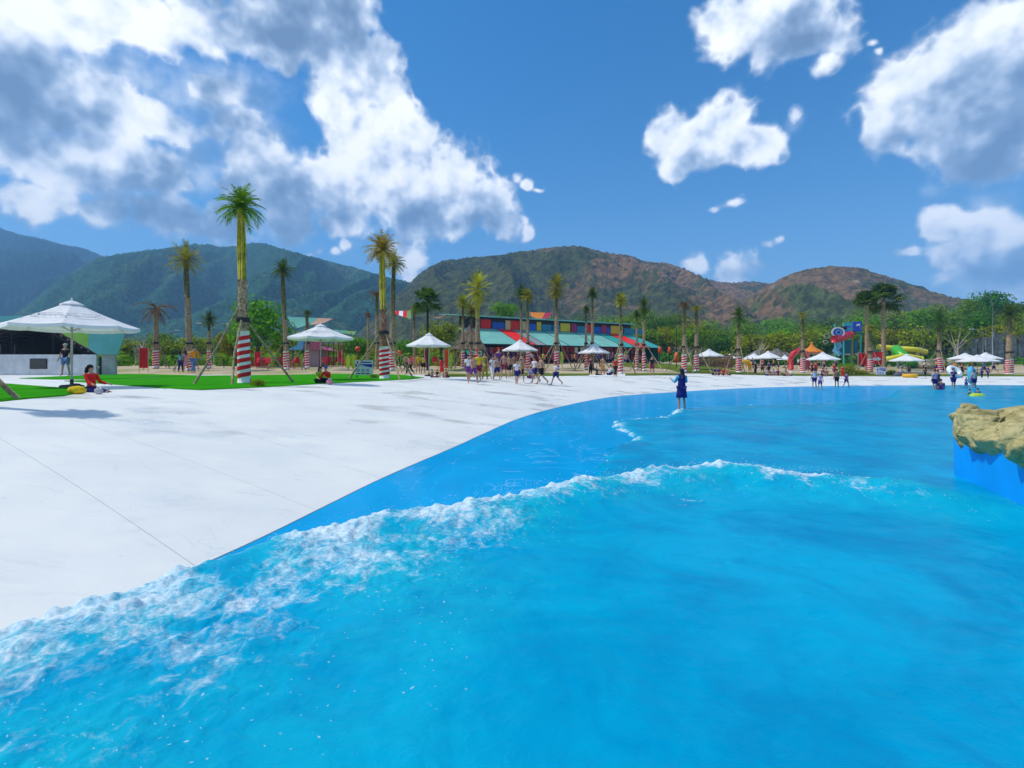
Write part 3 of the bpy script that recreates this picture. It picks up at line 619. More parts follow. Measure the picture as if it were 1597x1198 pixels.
def palm(px, py, top, crown, style, leaf, label, trunk_px=10, wrap=True, props=3, bundle=0.35, seed=0, lean=0.0, D=None, bark=None, group='transplanted palms around the pool', wrap_h=2.0, name='palm_tree'):
    rs = random.Random(seed * 7 + 1)
    b = gp(px, py) if D is None else gd(px, D); D = b.y
    s = FPX / D; ztop = zat(top, D); h = ztop - b.z; r = trunk_px * .84 / s / 2; cr = crown * (1.02 if style == 'droop' else 1.15) / s / 2
    t = thing(name, label, 'palm tree', b, 0, group)
    ln = (lean / s / h, rs.uniform(-.01, .01))
    def c(z): return Vector((ln[0] * z, ln[1] * z, z))
    if style == 'fan': hb = h - cr * 0.95
    elif style == 'globe': hb = h - cr * 1.05
    elif style == 'dead': hb = h - cr * 0.35
    else: hb = h - cr * 0.85
    ht = hb * (1 - bundle) if bundle else hb
    k = 12; mb = MB(); pts = [c(-0.15 + (ht + 0.15) * i / k) for i in range(k + 1)]
    mb.tube(pts, [r * (1.12 - 0.30 * i / k) * (1 + 0.07 * (-1) ** i) for i in range(k + 1)], 10); mb.obj('trunk', bark or M_BARK, t, True)
    if bundle:
        bs = MB()
        for i in range(13):
            a = i * 2.4; rr = r * 0.62 * math.sqrt((i + .5) / 13); j = rs.uniform(.9, 1.25)
            bs.tube([c(ht - 0.35) + Vector((math.cos(a) * rr * .9, math.sin(a) * rr * .9, 0)), c((ht + hb) / 2) + Vector((math.cos(a) * rr * 1.15 * j, math.sin(a) * rr * 1.15, 0)), c(hb + 0.1) + Vector((math.cos(a) * rr * 0.9, math.sin(a) * rr * 0.9, 0))], [r * .26, r * .2, r * .12], 5)
        bs.obj('leaf_bundle', M_STALK if leaf in ('lime', 'green', 'gold') else M_STALKD, t, True)
        ob = MB()                                           # peeling old leaf bases where the bundle leaves the trunk
        for i in range(16):
            a = i * 2.4; z = ht - 0.1 - rs.random() * min(1.4, ht * .3); q = c(z) + Vector((math.cos(a), math.sin(a), 0)) * r * .85
            e = q + Vector((math.cos(a) * .14, math.sin(a) * .14, rs.uniform(.1, .32))); w = Vector((-math.sin(a), math.cos(a), 0)) * .05
            ob.add([q - w, q + w, e], [(0, 1, 2)])
        ob.obj('old_leaf_base', M_PALE, t)['kind'] = 'stuff'
    cm = MB(); top_c = c(hb)
    if style == 'fan':
        for i in range(34):
            el = R(rs.uniform(-38, 80)); fan_leaf(cm, rs, top_c + Vector((0, 0, .1)), i * 2.4, el, cr * rs.uniform(.45, .62), cr * .5)
    elif style == 'globe':
        for i in range(60):
            u = i / 59; el = R(86 - 150 * u + rs.uniform(-8, 8)); frond(cm, rs, top_c + Vector((0, 0, .35 * cr * (1 - u))), i * 2.4, el, cr * rs.uniform(.85, 1.1), 0.07 if el > 0 else 0.12, 11, 0.07 * cr / 2 + .02, .34)
    elif style == 'dead':
        for i in range(34):
            el = R(rs.uniform(-55, 45)); frond(cm, rs, top_c, i * 2.4, el, cr * rs.uniform(.7, 1.1), 0.30, 9, .05, .25)
    elif style == 'droop':
        for i in range(56):
            u = i / 55; el = R(84 - 112 * u + rs.uniform(-10, 10)); frond(cm, rs, top_c + Vector((0, 0, .12)), i * 2.4, el, cr * rs.uniform(.9, 1.25), 0.26, 13, .055 + .014 * cr, .32)
    else:   # tuft
        for i in range(48):
            u = i / 47; el = R(88 - 125 * u + rs.uniform(-12, 12)); frond(cm, rs, top_c + Vector((0, 0, .1)), i * 2.4, el, cr * rs.uniform(.8, 1.2), 0.20, 10, .085, .32)
    cm.obj('crown', LEAF[leaf], t)
    if wrap:
        striped_wrap(t, r * 1.2 + .012, r * 1.14 + .012, 0.03, wrap_h, 6.5, ln)
    if props:
        az0 = rs.uniform(0, 6.28)
        for i in range(props):
            a = az0 + 2 * math.pi * i / props + rs.uniform(-.3, .3); rad = rs.uniform(1.5, 2.3); hh = rs.uniform(2.7, 3.4)
            e = c(hh) + Vector((math.cos(a), math.sin(a), 0)) * r * .9; f = Vector((math.cos(a) * rad, math.sin(a) * rad, 0)); f.z = H1(b.x + f.x, b.y + f.y) - b.z - .06
            m1 = f.lerp(e, .45) + Vector((rs.uniform(-.14, .14), rs.uniform(-.14, .14), rs.uniform(-.02, .14)))
            MB().tube([f, m1, e, e + (e - m1).normalized() * rs.uniform(.1, .5)], [.06, .052, .045, .035], 6).obj('prop_pole', M_PROP, t, True)
        MB().tube([c(2.75), c(2.95)], [r * 1.18 + .03] * 2, 10).obj('tie', M_ROPE, t)
    return t
# broadleaf crowns: many leaf-sized faces set through the volume of several lobes
def crown_mesh(seed, w, h, lobes=11, leaves=1500, size=0.42, flat=0.75):
    rs = random.Random(seed); v = []; f = []
    L = []
    for i in range(lobes):
        a = i * 2.4 + rs.uniform(-.4, .4); q = math.sqrt((i + .3) / lobes) * .62; z = rs.uniform(-.15, .75) * (1 - .65 * q)
        L.append((Vector((math.cos(a) * q * w / 2, math.sin(a) * q * w / 2, h * (.28 + .5 * z))), rs.uniform(.22, .36) * min(w, h * 1.3)))
    for i in range(leaves):
        c, r = L[i % lobes]; d = Vector((rs.gauss(0, 1), rs.gauss(0, 1), rs.gauss(.25, .9))).normalized()
        p = c + d * r * (rs.random() ** .35) * Vector((1, 1, flat)).length / 1.6
        p.z = c.z + (p.z - c.z) * flat
        n = (d + Vector((rs.gauss(0, .5), rs.gauss(0, .5), rs.gauss(.3, .5)))).normalized(); a = n.orthogonal().normalized(); b = n.cross(a)
        t = rs.uniform(0, 6.28); a, b = a * math.cos(t) + b * math.sin(t), b * math.cos(t) - a * math.sin(t)
        s = size * rs.uniform(.6, 1.3); k = len(v)
        v += [p - a * s * .5, p - b * s * .32 + a * .05, p + a * s * .5, p + b * s * .32]; f.append((k, k + 1, k + 2, k + 3))
    return mesh('crown', v, f)
def trunk_mesh(seed, h, w):
    rs = random.Random(seed); mb = MB()
    mb.tube([(0, 0, -.3), (rs.uniform(-.1, .1), .05, h * .5), (rs.uniform(-.2, .2), 0, h)], [.05 * h ** .5 + .1, .05 * h ** .5 + .05, .07], 7)
    for i in range(5):
        a = i * 1.35 + rs.random(); z = h * rs.uniform(.45, .85); e = Vector((math.cos(a) * w * .3, math.sin(a) * w * .3, h * rs.uniform(1.0, 1.3)))
        mb.tube([(0, 0, z), Vector((0, 0, z)).lerp(e, .5) + Vector((0, 0, .25)), e], [.09, .06, .03], 5)
    return mesh('trunk', mb.v, mb.f, True)
CROWNS = [crown_mesh(20 + i, 6.0, 4.6 + .5 * (i % 3), 10 + i % 4, 1500) for i in range(7)]
TRUNKS = [trunk_mesh(40 + i, 3.2, 6) for i in range(4)]
M_LEAVES = {'mid': leaf_mat('leaf_mid_green', (0.17, 0.31, 0.004)), 'bright': leaf_mat('leaf_bright_green', (0.15, 0.37, 0.008), .15), 'olive': leaf_mat('leaf_olive', (0.30, 0.34, 0.004)),
            'dark': leaf_mat('leaf_dark_green', (0.075, 0.20, 0.006)), 'lime': leaf_mat('leaf_yellow_green', (0.25, 0.33, 0.015), .15)}
NTREE = [0]
def tree(px, D, w, top, leaf, label, group='trees beyond the pool terrace', base_drop=0.0, name='tree', trunk=True):
    """w: crown width in px; top: row of the crown's top"""
    NTREE[0] += 1; i = NTREE[0]; s = FPX / D; b = gd(px, D); cw = w / s; h = zat(top, D) - b.z
    t = thing(name, label, 'tree', b, i * 1.7, group)
    ch = min(cw * .85, h * .86); o = newobj('crown', CROWNS[i % 7], M_LEAVES[leaf], t, (0, 0, h - ch)); o.scale = (cw / 6, cw / 6, ch / 4.6)
    q = newobj('trunk', TRUNKS[i % 4], M_TRUNK, t); q.scale = (cw / 6, cw / 6, max(.4, (h - ch * .72)) / 3.2)
    return t
def bush(px, py, w, hpx, leaf, label, D=None, name='shrub', group='shrubs around the palms'):
    NTREE[0] += 1; i = NTREE[0]; b = gp(px, py) if D is None else gd(px, D); s = FPX / b.y
    t = thing(name, label, 'shrub', b, i * 1.3, group)
    o = newobj('foliage', CROWNS[i % 7], M_LEAVES[leaf], t, (0, 0, -hpx / s * .12)); o.scale = (w / s / 6, w / s / 6, hpx / s / 4.2)
    st = MB()
    for k in range(5): a = k * 1.26; st.tube([(0, 0, -.05), (math.cos(a) * w / s * .12, math.sin(a) * w / s * .12, hpx / s * .5)], [.02, .01], 4)
    st.obj('stem', M_TRUNK, t)
    return t
# the palms, left to right
palm(-205, 630, 90, 95, 'droop', 'green', 'palm at the left edge of which only a leaning prop shows', 30, True, 4, .3, 1)
palm(243, 574, 468, 62, 'dead', 'brown', 'withered brown palm beside the big white umbrella', 9, True, 4, 0.0, 2)
palm(297, 577, 381, 52, 'tuft', 'olive', 'olive palm behind the person in the orange shirt', 11, True, 4, .34, 3, -9)
palm(326, 574, 488, 26, 'tuft', 'dark', 'small dark palm just left of the tallest palm', 6, True, 3, .2, 4)
palm(381, 598, 297, 74, 'droop', 'green', 'tallest palm on the lawn with yellow stalk bundle and striped wrap', 18, True, 4, .40, 5, -5, wrap_h=2.35)
palm(447, 576, 406, 34, 'tuft', 'dark', 'dark palm left of the second white umbrella', 9, True, 4, .5, 6, -6)
palm(479, 574, 482, 20, 'dead', 'dark', 'small dark bare-topped palm behind the second white umbrella', 7, True, 3, .3, 7)
palm(600, 591, 370, 56, 'droop', 'gold', 'golden palm with broad striped wrap by the blue sign', 15, True, 3, .45, 8, -4, bark=M_BARKR)
palm(611, 577, 396, 40, 'droop', 'olive', 'olive palm standing right behind the golden palm', 10, True, 3, .5, 9, 4)
palm(588, 575, 452, 30, 'dead', 'brown', 'brown dry palm showing left of the golden palm', 7, False, 3, .3, 10)
palm(574, 574, 487, 16, 'dead', 'brown', 'stubby bare palm stump left of the golden palm', 5, False, 0, 0, 11)
palm(667, 574, 446, 50, 'fan', 'dark', 'dark fan palm with slim black trunk above the third umbrella', 4.5, False, 0, 0, 12, D=56, bark=M_ROPE)
palm(646, 574, 478, 16, 'tuft', 'olive', 'thin olive palm left of the dark fan palm', 5, False, 0, .3, 13, D=60)
palm(722, 575, 462, 26, 'tuft', 'olive', 'slim olive palm left of the yellow-green palm', 6, True, 3, .3, 14)
palm(735, 574, 476, 24, 'tuft', 'olive', 'short olive palm tucked behind the yellow-green palm', 6, True, 3, .3, 15)
palm(745, 576, 428, 44, 'globe', 'lime', 'bright yellow-green palm in front of the shop gable', 10, True, 3, .35, 16)
palm(813, 574, 448, 22, 'tuft', 'dark', 'dark slender palm above the fourth umbrella, left of a pair', 5, False, 2, .3, 17)
palm(823, 577, 452, 24, 'tuft', 'olive', 'olive slender palm above the fourth umbrella, right of a pair', 6, True, 3, .3, 18)
palm(868, 576, 430, 36, 'globe', 'olive', 'shaggy olive palm in front of the green shop roof', 8, True, 4, .3, 19)
palm(914, 576, 478, 14, 'tuft', 'dark', 'short dark palm left of the fifth umbrella pole', 5, True, 3, .2, 20)
palm(924, 575, 450, 20, 'tuft', 'dark', 'dark palm directly behind the fifth umbrella', 6, False, 2, .3, 21)
palm(968, 583, 459, 24, 'tuft', 'olive', 'olive palm with striped wrap right of the fifth umbrella', 7, True, 3, .4, 22)
palm(993, 576, 486, 14, 'tuft', 'dark', 'little dark palm at the right end of the shop', 4.5, True, 3, .2, 23)
palm(1004, 578, 466, 24, 'globe', 'dark', 'bushy dark palm at the right end of the shop', 5, True, 3, .2, 24)
palm(1067, 580, 467, 30, 'dead', 'brown', 'brown-topped palm right behind the woman in blue', 8, True, 4, .45, 25)
palm(1086, 579, 474, 26, 'dead', 'olive', 'brownish palm at the left of the sixth umbrella', 8, True, 3, .4, 26)
palm(1152, 581, 480, 32, 'tuft', 'dark', 'dark palm with purple-red wrap right of the sixth umbrella', 8, True, 3, .3, 27)
palm(1252, 581, 485, 24, 'dead', 'olive', 'olive palm between the seventh and eighth umbrellas', 7, True, 3, .4, 28)
palm(1352, 580, 452, 44, 'fan', 'dark', 'left fan palm of the dark clump behind the red banners', 7, False, 0, 0, 29, D=70)
palm(1378, 580, 440, 56, 'fan', 'dark', 'right and tallest fan palm of the clump behind the red banners', 7, False, 0, 0, 30, D=74)
palm(1357, 583, 505, 26, 'dead', 'olive', 'olive palm with striped wrap between the red banners', 8, True, 3, .4, 31)
palm(1465, 580, 487, 26, 'globe', 'dark', 'round dark-headed palm behind the bathers with the white ring', 8, True, 3, .4, 32)
palm(1574, 584, 476, 34, 'tuft', 'dark', 'dark palm in front of the grey wall at the right', 10, True, 2, .3, 33)
for i, (x, D, w, y, leaf, lab) in enumerate([
 (474, 78, 56, 508, 'bright', 'bright green tree behind the small dark bare-topped palm'),
 (560, 76, 54, 522, 'bright', 'bright green tree behind the stubby palm stump'),
 (268, 74, 54, 522, 'lime', 'yellow-green tree between the withered and the olive palms'),
 (637, 78, 40, 524, 'bright', 'bright green tree between the golden palm and third umbrella'),
 (402, 64, 104, 462, 'bright', 'large round bright green tree behind the tallest palm'),
 (365, 68, 60, 505, 'olive', 'olive tree on the left of the round bright green tree'),
 (440, 70, 50, 512, 'olive', 'olive tree on the right of the round bright green tree'),
 (688, 70, 62, 490, 'lime', 'yellow-green round tree right of the dark fan palm'),
 (788, 112, 46, 468, 'bright', 'bright green tree rising behind the shop roof'),
 (205, 82, 56, 520, 'olive', 'olive tree beside the end of the teal hall'),
 (252, 86, 52, 512, 'mid', 'green tree behind the withered brown palm'),
 (300, 84, 60, 524, 'olive', 'olive tree behind the olive palm and orange shirt'),
 (340, 90, 56, 518, 'mid', 'green tree left behind the tallest palm'),
 (545, 88, 58, 525, 'olive', 'olive tree right of the second white umbrella'),
 (580, 96, 52, 530, 'mid', 'green tree behind the blue and white sign'),
 (632, 92, 46, 532, 'dark', 'dark tree between the golden palm and the fan palm'),
 (500, 98, 54, 528, 'mid', 'green tree behind the second white umbrella')]):
    tree(x, D, w, y, leaf, lab)
tree(1546, 160, 58, 446, 'dark', 'tall dark tree standing above the wood behind the light mast')
tree(1513, 150, 40, 464, 'mid', 'green tree rising left of the tall dark tree')
tree(1597, 150, 46, 462, 'dark', 'dark tree rising at the right edge above the wood')
ORD = 'first second third fourth fifth sixth seventh eighth ninth tenth eleventh twelfth thirteenth fourteenth fifteenth sixteenth seventeenth eighteenth nineteenth twentieth'.split()
rt = random.Random(5)
for i in range(15):
    x = 1003 + i * 43 + rt.uniform(-8, 8); y = np.interp(x, [1000, 1060, 1120, 1200, 1300, 1400, 1500, 1600], [494, 503, 510, 510, 506, 502, 494, 492]) + rt.uniform(-8, 8)
    tree(x, rt.uniform(98, 112), rt.uniform(52, 72), y, rt.choice(['mid', 'olive', 'olive', 'dark', 'mid']), 'leafy tree, %s from the left in the front row of the wood behind the terrace' % ORD[i], 'front row of the wood')
for i in range(15):
    x = 985 + i * 45 + rt.uniform(-8, 8); y = np.interp(x, [980, 1060, 1120, 1200, 1300, 1400, 1500, 1620], [482, 490, 500, 500, 496, 482, 476, 474]) + rt.uniform(-6, 6)
    tree(x, rt.uniform(135, 155), rt.uniform(50, 66), y, rt.choice(['mid', 'olive', 'mid', 'dark', 'bright']), 'leafy tree, %s from the left in the second row of the wood' % ORD[i], 'second row of the wood')
for i in range(16):
    x = 850 + i * 50 + rt.uniform(-10, 10); y = np.interp(x, [850, 960, 1060, 1120, 1200, 1300, 1400, 1500, 1640], [488, 480, 478, 490, 492, 486, 472, 468, 466]) + rt.uniform(-5, 5)
    tree(x, rt.uniform(190, 230), rt.uniform(50, 66), y, rt.choice(['mid', 'olive', 'mid', 'dark']), 'hazy tree, %s from the left in the rear row of the wood' % ORD[i], 'rear row of the wood')
# low scrub closing the foot of the wood and of the hills
def thicket(name, label, x0, x1, D0, D1, n, hh, leafm, seed):
    rs = random.Random(seed); v = []; f = []
    for i in range(n):
        D = rs.uniform(D0, D1); x = xat(rs.uniform(x0, x1), D);
        c = Vector((x, D, H_fast(x, D))); r = rs.uniform(.6, 1.4) * hh
        for k in range(26):
            d = Vector((rs.gauss(0, 1), rs.gauss(0, 1), abs(rs.gauss(.3, .8)))).normalized(); p = c + d * r * rs.uniform(.6, 1)
            a = d.orthogonal().normalized(); b = d.cross(a); s = .3 * hh * rs.uniform(.5, 1.2); q = len(v)
            v += [p - a * s, p - b * s * .7, p + a * s, p + b * s * .7]; f.append((q, q + 1, q + 2, q + 3))
    kind(newobj(name, mesh(name, v, f), leafm), 'stuff', label)
def H_fast(x, y):
    r0 = 47 + 14 * float(sstep(8, 40, x)); return float(plateau(x) + .85 * sstep(0, 18, y - r0) + 2.2 * sstep(16, 60, y - r0) + 6 * sstep(50, 260, y - r0))
thicket('undergrowth', 'dark green undergrowth at the foot of the wood', 985, 1640, 88, 130, 420, 1.5, M_LEAVES['dark'], 1)
thicket('undergrowth', 'green scrub along the back of the left terrace', 150, 720, 66, 82, 380, 1.25, M_LEAVES['mid'], 3)
thicket('undergrowth', 'olive scrub behind the hall and umbrellas on the left', -40, 760, 84, 125, 520, 1.9, M_LEAVES['olive'], 2)
# ---------------------------------------------------------------- lawns
def turf_mat(name, c1, c2):
    m = bpy.data.materials.new(name); m.use_nodes = True; t = NT(m.node_tree); t.n.clear()
    co = t.node('ShaderNodeNewGeometry').outputs['Position']
    c = t.mix(t.mr(t.noise(co, 0.8, 5, 0.6), 0.35, 0.68), c1, c2); c = t.mix(t.mr(t.noise(co, 25, 4, 0.7), 0.4, 0.7, 0, .45), c, tuple(q * .55 for q in c1))
    b = t.node('ShaderNodeBsdfPrincipled', Base_Color=c, Roughness=0.9); b.inputs['Specular IOR Level'].default_value = 0.02
    bn = t.node('ShaderNodeBump', Strength=0.8, Distance=0.03, Height=t.noise(co, 40, 3, 0.7)); t.l.new(bn.outputs[0], b.inputs['Normal'])
    t.node('ShaderNodeOutputMaterial', Surface=b.outputs[0]); return m
M_TURF = turf_mat('vivid_turf', (0.025, 0.27, 0.001), (0.05, 0.35, 0.002)); M_TURF2 = turf_mat('olive_turf', (0.10, 0.16, 0.015), (0.15, 0.20, 0.02))
def lawn(pts, m, label, world=False):
    P = np.array([(lambda q: (q.x, q.y))(gp(*p)) for p in pts]) if not world else np.array(pts, float)
    q = []
    for i in range(len(P)):
        a, b = P[i], P[(i + 1) % len(P)]; n = max(1, int(np.linalg.norm(b - a) / 1.2))
        for k in range(n): q.append(a + (b - a) * k / n)
    q = np.array(q); z = H(q[:, 0], q[:, 1])
    bm = bmesh.new(); top = [bm.verts.new((x, y, h + .03)) for (x, y), h in zip(q, z)]; bot = [bm.verts.new((x, y, h - .06)) for (x, y), h in zip(q, z)]
    f = bm.faces.new(top)
    if f.normal.z < 0 or True: bm.normal_update()
    for i in range(len(top)): j = (i + 1) % len(top); bm.faces.new((top[i], bot[i], bot[j], top[j]))
    bmesh.ops.triangulate(bm, faces=[f]); bmesh.ops.recalc_face_normals(bm, faces=bm.faces)
    me = bpy.data.meshes.new('lawn'); bm.to_mesh(me); bm.free()
    return kind(newobj('lawn', me, m), 'structure', label)
lawn([(-60,598),(8,599),(60,603),(105,606.5),(135,611),(100,618),(50,622),(0,627),(-80,634)], M_TURF, 'vivid green lawn wedge at the left edge')
lawn([(100,594.5),(150,593),(240,590),(306,586.5),(400,585.5),(493,584),(555,583.5),(605,584),(634,585.5),(662,589.5),(640,592),(580,595),(493,599.5),(400,604.8),(313,609),(288,608),(240,604.5),(165,599)], M_TURF, 'long vivid green lawn under the tallest palm')
lawn([(30,590.5),(100,587),(160,584.5),(200,583.5),(240,584),(312,586),(288,587.2),(240,589),(150,592),(80,592)], M_TURF, 'narrow green lawn strip behind the long lawn')
lawn([(690,583.5),(880,583),(920,583),(918,586),(875,586.5),(760,587.5),(690,588)], M_TURF2, 'olive lawn behind the walking group')
lawn([(975,583),(1020,582.5),(1066,582.5),(1066,585),(1020,585.5),(975,586)], M_TURF2, 'olive lawn around the palms at the end of the shop')
lawn([(19, 58), (30, 61.2), (45, 61.8), (62, 61), (80, 55), (80, 60), (62, 66), (45, 66.5), (30, 65.5), (19, 63)], M_TURF2, 'narrow green strip along the far deck', True)
lawn([(15, 63), (21, 64), (31, 70), (33, 84), (20, 88), (15, 76)], M_TURF2, 'sloping olive lawn beside the red buoy', True)
# ---------------------------------------------------------------- umbrellas
M_CANVAS = mat('white_canvas', (0.80, 0.80, 0.80), 0.75, 0.05, 3, 0.15, transl=0.12)
M_POLE = mat('pale_pole', (0.52, 0.47, 0.40), 0.5, 0.08); M_BASE = mat('umbrella_base', (0.06, 0.06, 0.06), 0.7); M_PRINT = mat('grey_print', (0.33, 0.34, 0.40), 0.8)
def canopy_panel(Rr, rise, n, vent):
    a = math.pi / n; v = []; f = []; rows = 7
    for i in range(rows + 1):
        t = vent + (1 - vent) * i / rows; r = Rr * t; z = rise * (1 - t) - 0.05 * rise * math.sin(math.pi * (i / rows))
        for k in range(5):
            u = -1 + k / 2; sag = 0.035 * Rr * t * (1 - u * u) * .6
            x = r * math.cos(a); y = r * math.sin(a) * u
            v.append((x, y, z - sag))
    for k in range(5):
        x, y, z = v[rows * 5 + k]; v.append((x * 1.004, y, z - .11))
    for i in range(rows + 1):
        for k in range(4): b = i * 5 + k; f.append((b, b + 5, b + 6, b + 1))
    return mesh('canopy_panel', v, f, False)
def umbrella(px, D, w, rim, apex, label, turn=0.0, print_on=None, name='umbrella', base=None):
    s = FPX / D; b = gd(px, D) if base is None else base; Rr = w / s / 2 / math.cos(math.atan(abs(px - CX) / FPX) * .55); zr = zat(rim, D) - b.z + .08; rise = (rim - apex) / s
    t = thing(name, label, 'umbrella', b, 0, 'white parasols on the terrace'); n = 8
    pm = canopy_panel(Rr, rise, n, .10)
    for i in range(n):
        o = newobj('canopy_panel', pm, M_CANVAS, t, (0, 0, zr), (0, 0, turn + 2 * math.pi * i / n))
        if print_on and i in print_on:
            pr = MB(); rs = random.Random(i); a = math.pi / n           # two lines of small grey lettering, too small to read
            for row, (tt, h0) in enumerate(((.58, .095), (.70, .07))):
                y = -.40 * Rr * tt
                while y < .40 * Rr * tt:
                    wd = rs.uniform(.03, .075); hh = h0 * rs.uniform(.6, 1)
                    if rs.random() < .86:
                        x0 = Rr * math.cos(a) * tt; x1 = x0 - hh * .9
                        def zz(x, y): q = x / (Rr * math.cos(a)); return rise * (1 - q) + .012 - .02 * rise
                        pr.add([(x0, y, zz(x0, y)), (x0, y + wd, zz(x0, y)), (x1, y + wd, zz(x1, y)), (x1, y, zz(x1, y))], [(0, 1, 2, 3)])
                    y += wd + .025
            q = pr.obj('lettering', M_PRINT, o); q['kind'] = 'stuff'
    cap = MB().lathe([(.001, rise + .05), (Rr * .08, rise * .955 + .035), (Rr * .17, rise * .85 + .035), (Rr * .175, rise * .835)], 8, a0=math.pi / 8 + turn); cap.obj('vent_cap', M_CANVAS, t, loc=(0, 0, zr))
    MB().lathe([(.001, .10), (.03, .06), (.03, 0)], 8).obj('finial', M_CANVAS, t, loc=(0, 0, zr + rise + .04))
    MB().tube([(0, 0, 0.05), (0, 0, zr + rise)], .035, 8).obj('pole', M_POLE, t, True)
    MB().lathe([(.001, .0), (.36, .0), (.36, .07), (.30, .10), (.06, .12), (.05, .3), (.001, .3)], 12).obj('base', M_BASE, t)
    rib = None
    for i in range(n):
        a = turn + 2 * math.pi * (i + .5) / n
        if rib is None:
            rib = MB().tube([(Rr * .06, 0, rise * .93 - .05), (Rr * .99, 0, -.01)], .014, 4).obj('rib', M_POLE, t, loc=(0, 0, zr - .02), rot=(0, 0, a)); st = MB().tube([(.04, 0, rise * .25 - .35), (Rr * .52, 0, rise * .45 - .06)], .011, 4).obj('strut', M_POLE, rib)
        else:
            r2 = rib.copy(); COL.objects.link(r2); r2.rotation_euler = (0, 0, a); s2 = st.copy(); COL.objects.link(s2); s2.parent = r2
    return t
umbrella(112, 18.4, 160, 513, 474, 'large white umbrella with grey lettering at the left', .2, (5, 6, 7))
umbrella(500, 28.6, 100, 529, 509, 'white umbrella above the seated couple on the lawn edge', .39, (5, 6))
umbrella(669, 41, 70, 540, 522, 'white umbrella in front of the yellow-green tree')
umbrella(811, 51.5, 56, 547, 532, 'white umbrella over the shirtless walking group', .3)
umbrella(926, 56.5, 50, 551, 538, 'white umbrella before the right half of the shop', .1)
umbrella(1106, 66, 43, 556, 546, 'white umbrella between the two brown-topped palms and the timber wall')
umbrella(1198, 68, 40, 559, 549, 'white umbrella left of the red archway', .2)
umbrella(1283, 62, 47, 561, 551, 'white umbrella before the slide tower', .3)
umbrella(1414, 64, 45, 563, 554, 'white umbrella before the yellow and green slides', .1)
umbrella(1524, 66, 50, 564, 555, 'frontmost of three white umbrellas before the grey wall', .2)
umbrella(1505, 76, 42, 560, 552, 'rear left of three white umbrellas before the grey wall')
umbrella(1537, 76, 38, 560, 551, 'rear right of three white umbrellas before the grey wall', .3)
umbrella(1138, 84, 22, 559, 553, 'tiny white umbrella left of the purple-wrapped palm')
umbrella(1176, 86, 34, 560, 552, 'small white umbrella behind the umbrella left of the red archway', .2)
umbrella(1224, 84, 24, 561, 555, 'small white umbrella right beside the red archway', .3)
# ---------------------------------------------------------------- rock ledge on the blue wall at the right
def rock_mat():
    m = bpy.data.materials.new('carved_rock'); m.use_nodes = True; t = NT(m.node_tree); t.n.clear()
    co = t.node('ShaderNodeTexCoord').outputs['Object']
    c = t.ramp(t.noise(co, 2.2, 6, 0.62, .5), [(0.26, (0.24, 0.20, 0.06)), (0.45, (0.40, 0.35, 0.15)), (0.62, (0.54, 0.46, 0.22)), (0.8, (0.46, 0.32, 0.15))])
    w = t.v('MULTIPLY_ADD', t.node('ShaderNodeTexNoise', Vector=co, Scale=3.0, Detail=4.0).outputs['Color'], (.5, .5, .5), co)
    vo = t.node('ShaderNodeTexVoronoi', {'feature': 'DISTANCE_TO_EDGE'}, Vector=t.v('MULTIPLY', w, (1, 1, 1.6)), Scale=1.6).outputs['Distance']
    cr = t.m('MULTIPLY', t.mr(vo, 0.016, 0.004), t.mr(t.noise(co, 1.5, 2), .48, .56))
    c = t.mix(t.m('MULTIPLY', cr, .75), c, (0.05, 0.045, 0.025))
    c = t.mix(t.mr(t.noise(t.v('MULTIPLY', co, (3, 3, .6)), 2.5, 4, .6), .58, .78, 0, .5), c, (0.13, 0.13, 0.06))
    b = t.node('ShaderNodeBsdfPrincipled', Base_Color=c, Roughness=0.8); b.inputs['Specular IOR Level'].default_value = 0.2
    h = t.m('ADD', t.m('MULTIPLY', t.mr(vo, 0, .05), .5), t.noise(co, 7, 6, .65))
    bn = t.node('ShaderNodeBump', Strength=.6, Distance=.04, Height=h); t.l.new(bn.outputs[0], b.inputs['Normal'])
    t.node('ShaderNodeOutputMaterial', Surface=b.outputs[0]); return m
M_ROCK = rock_mat(); M_ROCKG = mat('grey_olive_rock', (0.27, 0.26, 0.17), .9, .4, 1.5, .1, .8, 6)
